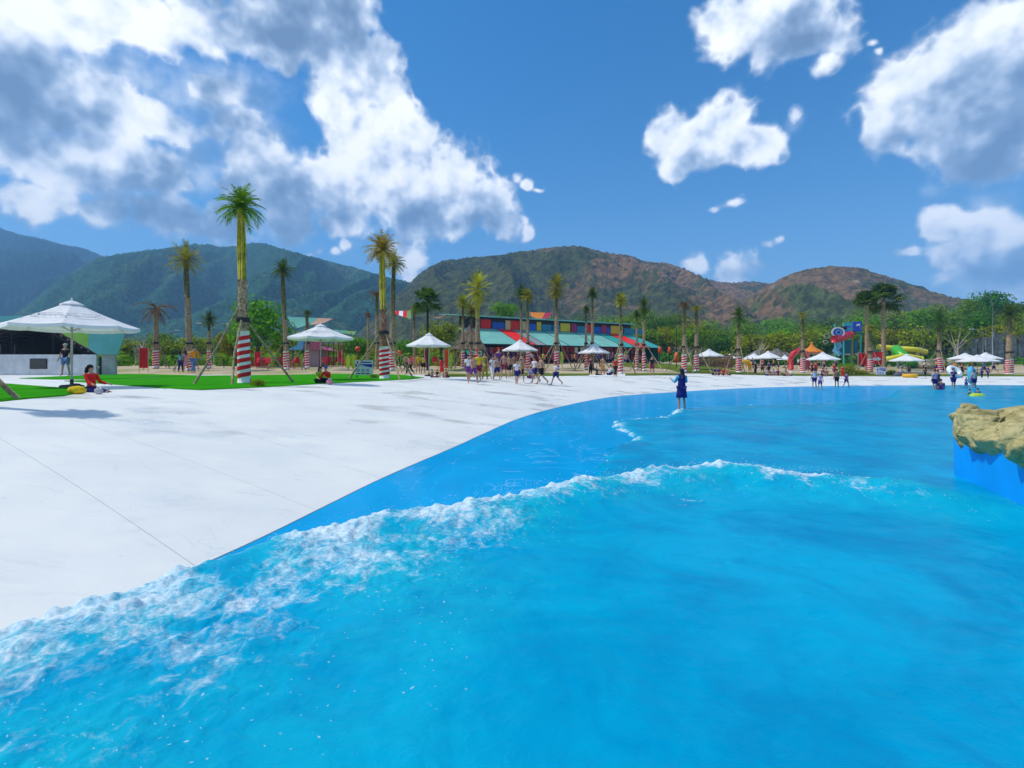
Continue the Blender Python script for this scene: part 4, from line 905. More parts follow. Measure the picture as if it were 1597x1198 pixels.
def boulder_mesh(seed, sub=5, cuts=8, k=.22):
    """a block with planed faces, split by grooves"""
    bm = bmesh.new(); bmesh.ops.create_icosphere(bm, subdivisions=sub, radius=1); rs = random.Random(seed)
    planes = [(Vector((rs.gauss(0, 1), rs.gauss(0, 1), rs.gauss(.2, .7))).normalized(), rs.uniform(.6, .86)) for _ in range(cuts)] + [(Vector((rs.gauss(0, .12), rs.gauss(0, .12), 1)).normalized(), .62)]
    co = np.array([v.co[:] for v in bm.verts])
    n = fbm(co[:, 0] * 1.3 + seed * 3 + co[:, 2], co[:, 1] * 1.3 + co[:, 2] * .7 + seed, 4)
    cells = np.random.RandomState(seed).normal(size=(9, 3)); cells /= np.linalg.norm(cells, axis=1)[:, None]
    cw = co + .16 * np.stack([fbm(co[:, 1] * 2 + 3, co[:, 2] * 2 + seed, 3), fbm(co[:, 2] * 2, co[:, 0] * 2 + seed, 3), fbm(co[:, 0] * 2 + 7, co[:, 1] * 2 + seed, 3)], -1)
    dd = np.sort(np.linalg.norm(cw[:, None] - cells[None], axis=2), axis=1); gr = 1 - sstep(0, .10, dd[:, 1] - dd[:, 0])
    fine = fbm(co[:, 0] * 5 + seed, co[:, 1] * 5 + co[:, 2] * 4, 4) * .04
    for v, q, g, fn in zip(bm.verts, n, gr, fine):
        p = v.co * (1 + k * q)
        for nn, d in planes:
            e = p.dot(nn) - d
            if e > 0: p = p - nn * e * .93
        v.co = p * (1 - .12 * g + fn)
    me = bpy.data.meshes.new('boulder'); bm.to_mesh(me); bm.free(); me.polygons.foreach_set('use_smooth', [True] * len(me.polygons)); return me
BOULD = [boulder_mesh(50 + i) for i in range(5)]; BOULDS = [boulder_mesh(70 + i, 2, 6, .2) for i in range(4)]
led = thing('rock_ledge', 'olive tan rock ledge on a blue painted wall at the right edge', 'rock', (7.4, 6.8, 0))
def lp(x, y, z): return (x - 7.4, y - 6.8, z)
wallpts = spline(np.array([(9.6, 8.7), (8.3, 8.55), (7.3, 8.25), (6.72, 7.8), (6.5, 7.2), (6.22, 6.55), (5.9, 5.85), (5.55, 5.0), (5.25, 4.1), (5.1, 3.2)], float), 44)
wl = MB(); 
for i, (x, y) in enumerate(wallpts): wl.v += [lp(x, y, -.4), lp(x, y, .74)]
for i in range(len(wallpts) - 1): b = 2 * i; wl.f.append((b, b + 1, b + 3, b + 2))
k0 = len(wl.v); wl.v += [lp(10.5, 3.2, -.4), lp(10.5, 3.2, .74), lp(10.8, 8.7, -.4), lp(10.8, 8.7, .74)]
wl.f.append(tuple([2 * i + 1 for i in range(len(wallpts))][::-1] + [k0 + 3, k0 + 1][::-1][::-1]))
wl.f.append((2 * len(wallpts) - 2, 2 * len(wallpts) - 1, k0 + 1, k0)); wl.f.append((k0, k0 + 1, k0 + 3, k0 + 2)); wl.f.append((k0 + 2, k0 + 3, 1, 0))
M_WALLB = mat('blue_wall_paint', (0.0, 0.34, 0.88), .4, .06, 1.5, .3)
wl.obj('wall', M_WALLB, led, False)
for i, (x, y, z, sx, sy, sz, rz, q) in enumerate([
    (6.84, 7.50, .83, .40, .36, .27, .3, 0), (6.62, 6.98, .80, .36, .40, .22, 1.1, 3), (6.58, 6.45, .84, .50, .60, .30, .5, 1), (6.18, 5.75, .86, .60, .58, .33, .9, 2), (5.85, 5.0, .86, .6, .6, .34, .2, 4), (5.6, 4.2, .86, .6, .7, .36, 1.2, 0),
    (7.30, 7.30, 1.00, .50, .34, .20, .1, 4), (7.45, 6.55, 1.00, .62, .50, .22, .8, 0), (7.25, 5.7, 1.0, .75, .6, .24, .3, 3), (6.9, 4.7, 1.0, .9, .7, .26, .6, 1), (8.35, 7.2, .98, .6, .5, .24, 1.4, 2), (8.6, 6.2, 1.0, .8, .7, .26, .2, 4), (8.4, 5.0, 1.0, .9, .8, .26, .9, 0),
    (7.35, 8.02, .92, .52, .26, .20, .15, 2), (8.35, 8.25, .95, .60, .30, .22, -.1, 1), (9.35, 8.3, .95, .55, .36, .27, .4, 4), (7.95, 7.78, .96, .42, .22, .16, .2, 3), (9.2, 7.4, 1.0, .6, .5, .32, .5, 0), (7.55, 8.45, 1.0, .20, .14, .16, .1, 3), (10.0, 6.3, .95, .8, 1.0, .35, .5, 2)]):
    o = newobj('boulder', BOULD[q], M_ROCK, led, lp(x, y, z), (.06 * (i % 3 - 1), .08 * (i % 2), rz)); o.scale = (sx * 1.02, sy * 1.02, sz * 1.25)
# ---------------------------------------------------------------- the open hall at the left
def corrugated(name, col, rough=.5):
    if name in MATS: return MATS[name]
    m = bpy.data.materials.new(name); m.use_nodes = True; t = NT(m.node_tree); t.n.clear()
    co = t.node('ShaderNodeTexCoord').outputs['Object']
    c = t.mix(t.mr(t.noise(co, .7, 4, .6), .3, .7), tuple(q * .88 for q in col), tuple(min(1, q * 1.08) for q in col))
    b = t.node('ShaderNodeBsdfPrincipled', Base_Color=c, Roughness=rough); b.inputs['Specular IOR Level'].default_value = .3
    wv = t.node('ShaderNodeTexWave', {'bands_direction': 'X'}, Vector=co, Scale=1.6).outputs['Fac']
    bn = t.node('ShaderNodeBump', Strength=.35, Distance=.03, Height=wv); t.l.new(bn.outputs[0], b.inputs['Normal'])
    t.node('ShaderNodeOutputMaterial', Surface=b.outputs[0]); MATS[name] = m; return m
M_TEAL = corrugated('teal_sheet', (0.10, 0.36, 0.36)); M_LIME = corrugated('lime_sheet', (0.20, 0.42, 0.05)); M_TEALR = corrugated('pale_teal_roof', (0.20, 0.50, 0.41)); M_TEALD = corrugated('deep_teal_roof', (0.03, 0.36, 0.31))
M_REDS = corrugated('red_sheet', (0.85, 0.02, 0.012)); M_GREYS = corrugated('grey_sheet', (0.26, 0.30, 0.29)); M_BLUES = corrugated('blue_sheet', (0.02, 0.11, 0.48)); M_YELS = corrugated('yellow_sheet', (0.80, 0.55, 0.03)); M_CREAM = corrugated('cream_sheet', (0.62, 0.50, 0.22))
M_MAGS = corrugated('magenta_sheet', (0.45, 0.03, 0.14)); M_TEALB = corrugated('petrol_sheet', (0.03, 0.24, 0.38))
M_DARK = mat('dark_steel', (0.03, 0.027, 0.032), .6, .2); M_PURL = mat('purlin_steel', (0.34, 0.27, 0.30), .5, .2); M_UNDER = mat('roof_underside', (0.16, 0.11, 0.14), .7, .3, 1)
M_PLASTER = mat('white_plaster', (0.55, 0.57, 0.60), .8, .1, 1.2); M_GLASSD = mat('dark_glass', (0.012, 0.02, 0.035), .1, .1, spec=.6); M_CONC = mat('grey_concrete', (0.35, 0.36, 0.37), .9, .15, 1.5)
D = 46.0; hb = Vector((xat(70, D), D, 1.0)); hall = thing('open_hall', 'open-fronted hall with teal and lime cladding at the left', 'hall', hb)
def hp(pts): return [(xat(a, D) - hb.x, zat(b, D) - hb.z) for a, b in pts]
MB().prism(hp([(-70, 553), (-70, 588), (150, 588), (150, 553)]), 0, .2).obj('wall', M_PLASTER, hall)
w = MB().prism(hp([(47, 559.5), (47, 575.5), (74, 575.5), (74, 559.5)]), -.05, -.005).obj('window', M_DARK, hall); MB().prism(hp([(48.2, 560.6), (48.2, 574.4), (72.8, 574.4), (72.8, 560.6)]), -.075, -.055).obj('pane', M_GLASSD, w)
MB().prism(hp([(-70, 493), (-70, 530), (58, 499), (58, 493)]), 0, .12).obj('cladding_panel', M_TEAL, hall)
MB().prism(hp([(58.3, 493), (58.3, 499), (137, 543), (139, 505)]), 0, .12).obj('cladding_panel', M_LIME, hall)
MB().prism(hp([(139.3, 505), (137.3, 543), (152, 553), (183, 553), (197, 513)]), 0, .12).obj('cladding_panel', M_TEAL, hall)
a_, l_, r_ = hp([(58, 499)])[0], hp([(-110, 540)])[0], hp([(154, 554)])[0]
SX = -.86                                                      # the hall runs away to the left as it goes back
def hs(x, y, z): return (x + SX * y, y, z)
for e in (l_, r_):
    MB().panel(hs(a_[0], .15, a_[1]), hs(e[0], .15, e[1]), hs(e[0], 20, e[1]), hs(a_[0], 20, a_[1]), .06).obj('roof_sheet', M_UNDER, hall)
    for k in range(9):
        q = (k + .5) / 9; x = a_[0] + (e[0] - a_[0]) * q; z = a_[1] + (e[1] - a_[1]) * q - .16
        MB().tube([hs(x, .2, z), hs(x, 19.8, z)], .07, 4).obj('purlin', M_PURL, hall)
for k in range(5):
    y = 1 + k * 4.4; tr = MB()
    for e in (l_, r_): tr.tube([hs(a_[0], y, a_[1] - .35), hs(e[0], y, e[1] - .35)], .07, 5)
    tr.tube([hs(l_[0], y, l_[1] - .4), hs(r_[0], y, r_[1] - .2)], .07, 5)
    for q in (.25, .5, .75):
        for e in (l_, r_): x = a_[0] + (e[0] - a_[0]) * q; tr.tube([hs(x, y, a_[1] + (e[1] - a_[1]) * q - .35), hs(x, y, min(l_[1], r_[1]) - .3)], .045, 4)
    tr.obj('truss', M_DARK, hall)
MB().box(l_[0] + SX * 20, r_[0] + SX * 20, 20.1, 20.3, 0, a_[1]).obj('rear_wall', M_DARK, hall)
MB().prism(hp([(154.5, 553.5), (154.5, 588), (176, 588), (176, 553.5)]), .3, .5).obj('end_wall', M_CONC, hall)
MB().box(hp([(150.5, 560)])[0][0], hp([(154, 560)])[0][0], .3, .45, 0, hp([(0, 556)])[0][1]).obj('post', M_DARK, hall)
for i, x in enumerate((-62, -30, 0, 22, 100, 128)):
    q = hp([(x, 553)])[0]; MB().box(q[0] - .05, q[0] + .05, .02, .12, q[1], q[1] + (.2 if i > 3 else .9)).obj('post', M_DARK, hall)
# ---------------------------------------------------------------- the long shop with coloured panels
shop = thing('long_shop', 'long shop with pale teal roof and coloured clerestory panels', 'shop', (0, 0, 0))
EL, ER = Vector((-4.1, 70, 5.0)), Vector((24.6, 86, 5.0)); U = (ER - EL).normalized(); BK = Vector((-U.y, U.x, 0)); LEN = (ER - EL).length
TLz = 7.5; DEP = 7.0
def on_line(px, back, z):          # parameter along the shop for a column of the photo
    k = (px - CX) / FPX; o = EL + BK * back
    return (k * o.y - o.x) / (U.x - k * U.y)
def sp(s, back, z): q = EL + U * s + BK * back; return Vector((q.x, q.y, z))
cuts = [(736, 'T'), (775, 'R'), (797, 'G'), (812, 'T'), (846, 'T'), (893, 'T'), (928, 'D'), (946, 'R'), (966, 'D'), (1004, 'E')]
cm_ = {'T': M_TEALR, 'R': M_REDS, 'G': M_GREYS, 'D': M_TEALD}
ss = [on_line(p, DEP, TLz) for p, _ in cuts]; ss[0] = -.6; ss[-1] = LEN + .4
for i in range(len(cuts) - 1):
    a, b = ss[i] + .03, ss[i + 1] - .03; lift = .03 if cuts[i][1] == 'R' else 0.0
    MB().panel(sp(a, -.4, 4.86 + lift), sp(b, -.4, 4.86 + lift), sp(b, DEP, TLz + lift), sp(a, DEP, TLz + lift), .05).obj('roof_panel', cm_[cuts[i][1]], shop)
for s_ in ss[1:-1]: MB().tube([sp(s_, -.42, 4.93), sp(s_, DEP, TLz + .07)], .05, 5).obj('roof_seam', M_DARK, shop)
MB().panel(sp(-.6, -.42, 4.70), sp(LEN + .4, -.42, 4.70), sp(LEN + .4, -.42, 4.88), sp(-.6, -.42, 4.88), .04).obj('gutter', M_DARK, shop)
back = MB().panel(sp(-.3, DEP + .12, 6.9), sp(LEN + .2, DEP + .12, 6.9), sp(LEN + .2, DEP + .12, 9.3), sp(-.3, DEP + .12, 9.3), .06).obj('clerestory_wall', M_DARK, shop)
clr = [(750,765,'R'),(768,787,'B'),(788,796,'C'),(796.5,810,'R'),(814,820,'C'),(824,836,'B'),(837,844,'Y'),(845,860,'P'),(862,873,'P'),(874,889,'Y'),(891,899,'M'),(900,912,'P'),(915,925,'R'),(926,937.5,'B'),(938,946,'M'),(946.5,952,'B'),(952.5,971,'Y'),(973,988,'P'),(989,1003,'P')]
cc = {'R': M_REDS, 'B': M_BLUES, 'C': M_CREAM, 'Y': M_YELS, 'P': M_TEALB, 'M': M_MAGS}
for a, b, k in clr:
    s0, s1 = on_line(a, DEP, 8), on_line(b, DEP, 8); hi = 8.95 if k in 'RYCM' else 8.6
    MB().panel(sp(s0, DEP + .02, 7.58), sp(s1, DEP + .02, 7.58), sp(s1, DEP + .02, hi), sp(s0, DEP + .02, hi), .05).obj('wall_panel', cc[k], shop)
MB().panel(sp(-1.2, DEP - .7, 9.33), sp(LEN + .6, DEP - .7, 9.33), sp(LEN + .6, DEP + 6, 9.95), sp(-1.2, DEP + 6, 9.95), .08).obj('upper_roof', M_TEALR, shop)
MB().panel(sp(-1.2, DEP - .73, 9.22), sp(LEN + .6, DEP - .73, 9.22), sp(LEN + .6, DEP - .73, 9.44), sp(-1.2, DEP - .73, 9.44), .03).obj('fascia', M_TEALR, shop)
gz = H1(EL.x, 78)
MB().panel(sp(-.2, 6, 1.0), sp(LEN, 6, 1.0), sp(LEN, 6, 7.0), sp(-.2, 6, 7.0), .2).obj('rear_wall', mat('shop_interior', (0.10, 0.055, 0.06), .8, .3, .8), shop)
MB().panel(sp(LEN, 6, 1), sp(LEN, 0, 1), sp(LEN, 0, 4.86), sp(LEN, 6, 7.0), .12).obj('side_wall', M_TEALD, shop)
MB().panel(sp(0, 0, 1), sp(0, 6, 1), sp(0, 6, 7.0), sp(0, 0, 4.86), .12).obj('side_wall', M_TEALD, shop)
for k in range(10): q = sp(k * LEN / 9 + (.2 if k == 0 else -.2 if k == 9 else 0), .1, 0); MB().tube([(q.x, q.y, .6), (q.x, q.y, 4.75)], .09, 6).obj('post', M_DARK, shop)
M_GREENR = mat('garment_lime', (0.35, 0.55, 0.03), .8, .2); 
GC = [('red', mat('garment_red', (0.50, 0.03, 0.03), .8, .25)), ('pink', mat('garment_pink', (0.55, 0.10, 0.18), .8, .25)), ('purple', mat('garment_purple', (0.16, 0.05, 0.28), .8, .25)), ('lime', M_GREENR), ('salmon', mat('garment_salmon', (0.60, 0.22, 0.16), .8, .2)), ('white', M_WHITE)]
gm = MB().prism([(-.22, .05), (-.24, -.75), (.24, -.75), (.22, .05), (.42, -.22), (.34, -.32)][:4], -.05, .05)
gm = mesh('garment', *(lambda m: (m.v, m.f))(MB().prism([(-.12, .0), (-.46, -.22), (-.36, -.38), (-.25, -.28), (-.27, -.9), (.27, -.9), (.25, -.28), (.36, -.38), (.46, -.22), (.12, .0)], -.06, .06)))
rg = random.Random(9)
for k in range(9):
    s_ = 1.6 + k * 3.45; q = sp(s_, 1.0, 0); z = H1(q.x, q.y); rk = thing('clothes_rack', 'metal clothes rack, %s from the left under the shop roof' % ORD[k], 'clothes rack', (q.x, q.y, z), math.atan2(U.y, U.x), 'clothes racks in the shop')
    MB().tube([(-1.5, 0, 2.35), (1.5, 0, 2.35)], .025, 6).obj('rail', M_POLE, rk)
    for sx in (-1.5, 1.5): MB().tube([(sx, 0, 0), (sx, 0, 2.36)], .025, 6).obj('upright', M_POLE, rk)
    for row in range(2):
        for j in range(4):
            nm, mm = GC[rg.choice([0, 0, 1, 1, 2, 3, 4, 4, 5] if k > 1 else [1, 2, 2, 0])]
            o = newobj('garment', gm, mm, None, tuple(sp(s_ - 1.15 + j * .76, 1.0 + .0 * row, z + (2.33 if row == 0 else 1.28))), (0, 0, math.atan2(U.y, U.x) + rg.uniform(-.2, .2)))
            tag(o, '%s garment, %s in the %s row of the %s shop rack' % (nm, ORD[j], 'upper' if row == 0 else 'lower', ORD[k]), 'garment', '%s garments on the shop racks' % nm)
# ---------------------------------------------------------------- thatched huts
M_THATCH = mat('weathered_thatch', (0.22, 0.17, 0.12), .95, .35, 2.5, .05, .8, 10); M_THATCHG = mat('grey_thatch', (0.20, 0.18, 0.16), .95, .35, 2.5, .05, .8, 10); M_TIMBER = mat('brown_timber', (0.22, 0.12, 0.06), .8, .3, 3)
def hut(px, D, w, apex, eave, label, m, n=4, turn=.785, courses=6):
    s = FPX / D; b = gd(px, D); t = thing('thatched_hut', label, 'hut', b, 0, 'thatched huts'); Rr = w / s / 2 * 1.15; ze = zat(eave, D) - b.z; za = zat(apex, D) - b.z
    for i in range(courses):                                  # overlapping thatch courses
        t0, t1 = i / courses, (i + 1) / courses; r0, r1 = Rr * (1 - t0) + .08, Rr * (1 - t1) + .01; z0, z1 = ze + (za - ze) * t0, ze + (za - ze) * t1
        MB().lathe([(r0 * .93, z0 - .03), (r0, z0 - .06), (r1 + .02, z1 + .02), (r1 * .9, z1)], n, a0=turn).obj('thatch_course', m, t)
    for i in range(n): a = turn + 2 * math.pi * i / n; MB().tube([(math.cos(a) * Rr * .8, math.sin(a) * Rr * .8, 0), (math.cos(a) * Rr * .8, math.sin(a) * Rr * .8, ze + .2)], .09, 6).obj('post', M_TIMBER, t)
    return t
hut(733, 64, 64, 506, 545, 'steep brown shingled hut behind the yellow-green palm', M_THATCH, courses=9)
hut(1182, 92, 36, 545, 556, 'low thatched hut left of the white umbrella by the archway', M_THATCHG)
hut(1212, 95, 40, 543, 555, 'low thatched hut behind the small white umbrellas', M_THATCHG)
hut(1247, 98, 46, 540, 553, 'low thatched hut left of the orange tent', M_THATCHG)
hut(1312, 99, 50, 538, 554, 'broad grey thatched hut before the slide tower', M_THATCHG)
# ---------------------------------------------------------------- tension sails
def sail(pts, D, cols, label, dd=(0, 0, 0, 0)):
    P = [Vector((xat(a, D + e), D + e, zat(b, D + e))) for (a, b), e in zip(pts, dd)]; c = sum(P, Vector()) / 4; b = gd((pts[0][0] + pts[1][0]) / 2, D); c = Vector((c.x, c.y, b.z))
    t = thing('shade_sail', label, 'shade sail', c, 0, 'coloured shade sails'); n = len(cols); A, B, C_, Dd = P
    for i, m in enumerate(cols):
        v = []; f = []; K = 8
        for j in range(K + 1):
            for u in (i / n, (i + 1) / n):
                q = A.lerp(B, u).lerp(Dd.lerp(C_, u), j / K) - c; v.append(q - Vector((0, 0, .35 * math.sin(math.pi * j / K))))
        for j in range(K): f.append((2 * j, 2 * j + 1, 2 * j + 3, 2 * j + 2))
        newobj('sail_panel', mesh('sail_panel', v, f), m, t)
    for q in P: MB().tube([(q.x - c.x, q.y - c.y, 0), (q.x - c.x, q.y - c.y, q.z - c.z + .3)], [.10, .05], 6).obj('mast', M_GREYS, t)
M_PEACH = mat('peach_fabric', (0.62, 0.36, 0.25), .8, transl=.2); M_SAILT = mat('teal_fabric', (0.14, 0.42, 0.35), .8, transl=.2); M_SAILG = mat('green_fabric', (0.20, 0.42, 0.14), .8, transl=.2); M_ORANGE = mat('orange_fabric', (0.80, 0.26, 0.03), .7, transl=.2); M_RASP = mat('raspberry_fabric', (0.50, 0.04, 0.10), .7, transl=.2)
sail([(447, 494), (519, 497), (482, 506), (462, 512)], 84, [M_SAILT, M_SAILT, M_PEACH], 'teal and peach shade sail above the second white umbrella', (0, 2, -3, -3))
sail([(520, 514), (556, 517), (548, 521), (530, 519)], 88, [M_SAILT, M_SAILG], 'thin teal and green sail right of the second white umbrella', (0, 2, -3, -3))
sail([(610, 485), (641, 485), (641, 498), (608, 487)], 90, [M_WHITE, M_RED, M_WHITE, M_RED, M_SAILG], 'striped red and white sail beside the golden palm', (0, 2, -4, -4))
sail([(826, 487), (862, 488), (846, 499), (832, 495)], 104, [M_ORANGE, M_ORANGE, M_RASP], 'orange and raspberry sail peeking over the shop roof', (0, 2, -4, -4))
sail([(700, 490), (690, 494), (676, 494), (660, 492)], 96, [M_PEACH, M_WHITE], 'pale sail behind the dark fan palm', (0, 2, -3, -3))
# ---------------------------------------------------------------- play kiosk, seats and loose gear on the left terrace
M_PINK = mat('pink_panel', (0.50, 0.13, 0.20), .6); M_MAUVE = mat('mauve_panel', (0.42, 0.30, 0.34), .6); M_SKYB = mat('pale_blue_panel', (0.16, 0.45, 0.68), .5); M_NAVY = mat('navy_post', (0.03, 0.06, 0.25), .5)
D = 62.0; kb = gd(490, D); ki = thing('play_kiosk', 'pink and pale blue play kiosk behind the second white umbrella', 'kiosk', kb)
def kp(pts): return [(xat(a, D) - kb.x, zat(b, D) - kb.z) for a, b in pts]
MB().prism(kp([(483, 546), (483, 575), (497, 575), (497, 546)]), 0, 2.6).obj('booth', M_MAUVE, ki)
MB().prism(kp([(481, 540), (479, 546.2), (512, 546.2), (500, 540)]), -.5, 3).obj('roof', M_PINK, ki)
MB().prism(kp([(479, 531), (479, 539.8), (497, 539.8), (497, 531)]), .5, 2).obj('tower_box', M_PINK, ki)
MB().prism(kp([(453, 544), (455, 546), (475, 546), (475, 530), (470, 531), (466, 539)]), -.6, 1.8).obj('slide_hood', M_SKYB, ki)
for x in (456, 473.5, 477, 498, 509): q = kp([(x, 546)])[0]; MB().tube([(q[0], .2, 0), (q[0], .2, q[1] + .5)], .07, 6).obj('post', M_NAVY if x < 480 else M_MAGS, ki)
fr = thing('timber_frame', 'bare timber climbing frame right of the pink kiosk', 'climbing frame', gd(524, 64)); 
for x in (-.9, -.3, .3, .9): MB().box(x - .06, x + .06, -.06, .06, 0, 3.0).obj('post', M_TIMBER, fr)
for z in (1.0, 2.7): MB().box(-1.1, 1.1, -.05, .05, z, z + .12).obj('beam', M_PALE, fr)
M_PLRED = mat('red_plastic', (0.58, 0.015, 0.02), .45, .1, spec=.4)
def chair_proto():
    t = thing('red_chair', 'red plastic terrace chair', 'chair', (0, 0, 0), 0, 'red chairs along the sand terrace')
    MB().box(-.27, .27, -.26, .26, .40, .46).obj('seat', M_PLRED, t); MB().panel((-.27, .24, .46), (.27, .24, .46), (.25, .36, .95), (-.25, .36, .95), .04).obj('backrest', M_PLRED, t)
    for x in (-.24, .24):
        for y in (-.22, .22): MB().box(x - .02, x + .02, y - .02, y + .02, 0, .4).obj('leg', M_PLRED, t)
        MB().box(x - .03, x + .03, -.26, .28, .62, .66).obj('armrest', M_PLRED, t)
    return t
cp_ = chair_proto(); rc = random.Random(4); first = True
for i, x in enumerate([398, 406, 415, 424, 432, 441, 455, 464, 473, 482, 505, 514, 522, 531, 539, 549, 592, 640, 648, 680]):
    o = cp_ if first else copy_tree(cp_); first = False; Dc = rc.uniform(58, 64); o.location = gd(x, Dc); o.rotation_euler = (0, 0, rc.uniform(-.8, .8)); o['label'] = 'red plastic chair, %s from the left along the sand terrace' % ORD[i]; o.scale = (1.25,) * 3
M_LIMEP = mat('lime_plastic', (0.42, 0.60, 0.02), .4, .1)
for i, (x, D_, y) in enumerate([(421, 60, 553), (425, 60.5, 554), (462, 60, 555), (470, 60.5, 554), (543, 56, 553), (551, 56.5, 552), (703, 57, 550), (876, 66, 548), (964, 68, 551), (975, 69, 548)]):
    b = gd(x, D_); h = zat(y, D_) - b.z; f = MB(); K = 12
    pts = [(.24 * math.cos(2 * math.pi * k / K) * (1 if True else 1), h / 2 + (h / 2) * math.sin(2 * math.pi * k / K)) for k in range(K)]
    o = f.prism(pts, -.05, .05).obj('swim_float', M_LIMEP); o.location = b; tag(o, 'lime green swim board standing upright, %s from the left' % ORD[i], 'swim board', 'lime swim boards')
M_ORANGEP = mat('orange_plastic', (0.75, 0.10, 0.01), .4, .1)
for i, (x, D_, y0, y1, w, lab) in enumerate([(558, 70, 540, 549, 9, 'orange ball buoy hung left of the blue and white sign'), (623, 60, 546, 556, 8, 'red ball buoy hung right of the golden palm'), (1029, 84, 540, 553, 6, 'red hanging buoy left of the sloping lawn'), (1044, 84, 541, 552, 5, 'slim red hanging buoy above the sloping lawn'), (1055, 70, 549, 566, 8, 'orange-red sleeve buoy on the dark post above the lawn')]):
    b = gd(x, D_); s = FPX / D_; z0, z1 = zat(y1, D_) - b.z, zat(y0, D_) - b.z
    t = thing('hanging_buoy', lab, 'buoy', b, 0, 'red and orange buoys'); MB().lathe([(.001, z0), (w / s * .32, z0 + .06), (w / s * .5, z0 + (z1 - z0) * .35), (w / s * .46, z0 + (z1 - z0) * .7), (w / s * .25, z1 - .05), (.001, z1)], 10).obj('float_body', M_ORANGEP, t, True)
    MB().tube([(0, .05, 0), (0, .05, z1 + (3.0 if i == 4 else .4))], .06, 6).obj('post', M_DARK, t)
for i, (x, D_, y0, y1, w, lab) in enumerate([(224, 52, 543, 574, 14, 'broad red cloth banner beside the withered palm'), (402, 60, 549, 572, 10, 'red cloth banner right of the tallest palm'), (530, 58, 547, 560, 6, 'small red banner right of the timber frame'), (665, 56, 545, 573, 6, 'tall red banner behind the third umbrella pole'), (696, 52, 546, 574, 7, 'orange-red banner at the right of the third umbrella')]):
    b = gd(x, D_); s = FPX / D_; z1 = zat(y0, D_) - b.z; t = thing('cloth_banner', lab, 'banner', b, 0, 'red banners')
    z0 = max(.1, zat(y1, D_) - b.z); v = []; f = []
    for j in range(9):
        q = -1 + j / 4; v += [(q * w / s / 2, .06 * math.sin(j * 1.9), z0), (q * w / s / 2, .05 * math.sin(j * 1.9 + .5), z1)]
    for j in range(8): f.append((2 * j, 2 * j + 2, 2 * j + 3, 2 * j + 1))
    newobj('cloth', mesh('cloth', v, f), M_RED if i != 4 else M_ORANGEP, t)
    for q in (-1, 1): MB().tube([(q * w / s / 2, 0, 0), (q * w / s / 2, 0, z1 + .1)], .03, 5).obj('pole', M_POLE, t)
# information boards
M_SIGN = mat('sign_white', (0.58, 0.60, 0.66), .5, .04); M_SIGNB = mat('sign_blue', (0.02, 0.02, 0.30), .5); M_SIGNG = mat('sign_grey', (0.28, 0.34, 0.42), .6); M_SIGNP = mat('sign_pale_blue', (0.42, 0.48, 0.72), .5)
def board(px, D, w, y0, y1, label, full=True):
    b = gd(px, D); s = FPX / D; W2 = w / s / 2; z0, z1 = zat(y1, D) - b.z, zat(y0, D) - b.z; hh = z1 - z0; t = thing('information_board', label, 'sign', b)
    p = MB().box(-W2, W2, 0, .05, z0, z1).obj('panel', M_SIGN, t)
    def bar(nm, m, x0, x1, a, c, d=.004): MB().box(-W2 + x0 * 2 * W2, -W2 + x1 * 2 * W2, -d, -.001, z0 + a * hh, z0 + c * hh).obj(nm, m, p)
    bar('title_line', M_SIGNB, .30, .92, .82, .90); bar('emblem', M_SIGNB, .10, .19, .80, .92)
    MB().prism([(-W2 + .05 * W2, z0 + .52 * hh), (-W2 + .28 * W2, z0 + .52 * hh), (-W2 + .28 * W2, z0 + .74 * hh), (-W2 + .05 * W2, z0 + .74 * hh)], -.005, -.001).obj('icon', M_SIGNB, p)
    MB().prism([(-W2 + .32 * W2, z0 + .74 * hh), (W2 * .75, z0 + .52 * hh), (W2 * .95, z0 + .52 * hh), (W2 * .95, z0 + .74 * hh)], -.006, -.001).obj('arrow', M_SIGNB, p)
    MB().prism([(-W2 + .34 * W2, z0 + .54 * hh), (W2 * .66, z0 + .54 * hh), (-W2 + .34 * W2, z0 + .71 * hh)], -.005, -.001).obj('arrow_light', M_SIGNP, p)
    for k in range(3): bar('icon', M_SIGNG, .10 + .26 * k, .28 + .26 * k, .20, .42); bar('caption', M_DARK, .08 + .26 * k, .30 + .26 * k, .06, .13)
    for x in (-W2 * .8, W2 * .8): MB().box(x - .03, x + .03, .06, .11, 0, z1 - .1).obj('leg', M_DARK, t)
board(567.5, 34.5, 28, 562, 585, 'white and blue information board on the lawn left of the golden palm')
board(1374, 61.5, 14.5, 573, 585, 'pale information board by the red banners')
def lamp(px, D, top, side, label, arms=1, base=None):
    b = gd(px, D); s = FPX / D; h = zat(top, D) - b.z; t = thing('street_lamp', label, 'street lamp', b, 0, 'street lamps')
    MB().tube([(0, 0, 0), (0, 0, h * .9)], [.09, .05], 8).obj('pole', M_GREYS, t, True)
    for k in range(arms):
        d = side * (1 if k == 0 else -1); MB().tube([(0, 0, h * .88), (d * .35, 0, h * .96), (d * 1.1, 0, h), (d * 1.9, 0, h + .08)], [.05, .045, .04, .035], 6).obj('arm', M_GREYS, t, True)
        MB().box(min(d * 1.6, d * 2.3), max(d * 1.6, d * 2.3), -.12, .12, h + .02, h + .12).obj('lamp_head', M_WHITE, t)
lamp(256, 74, 516, 1, 'curved street lamp right of the withered palm'); lamp(334, 68, 505, 1, 'curved street lamp left of the tallest palm', 2)
lamp(1548, 92, 462, -1, 'very tall slim light mast before the grey wall', 1); lamp(1533, 88, 514, -1, 'short street lamp left of the tall light mast')
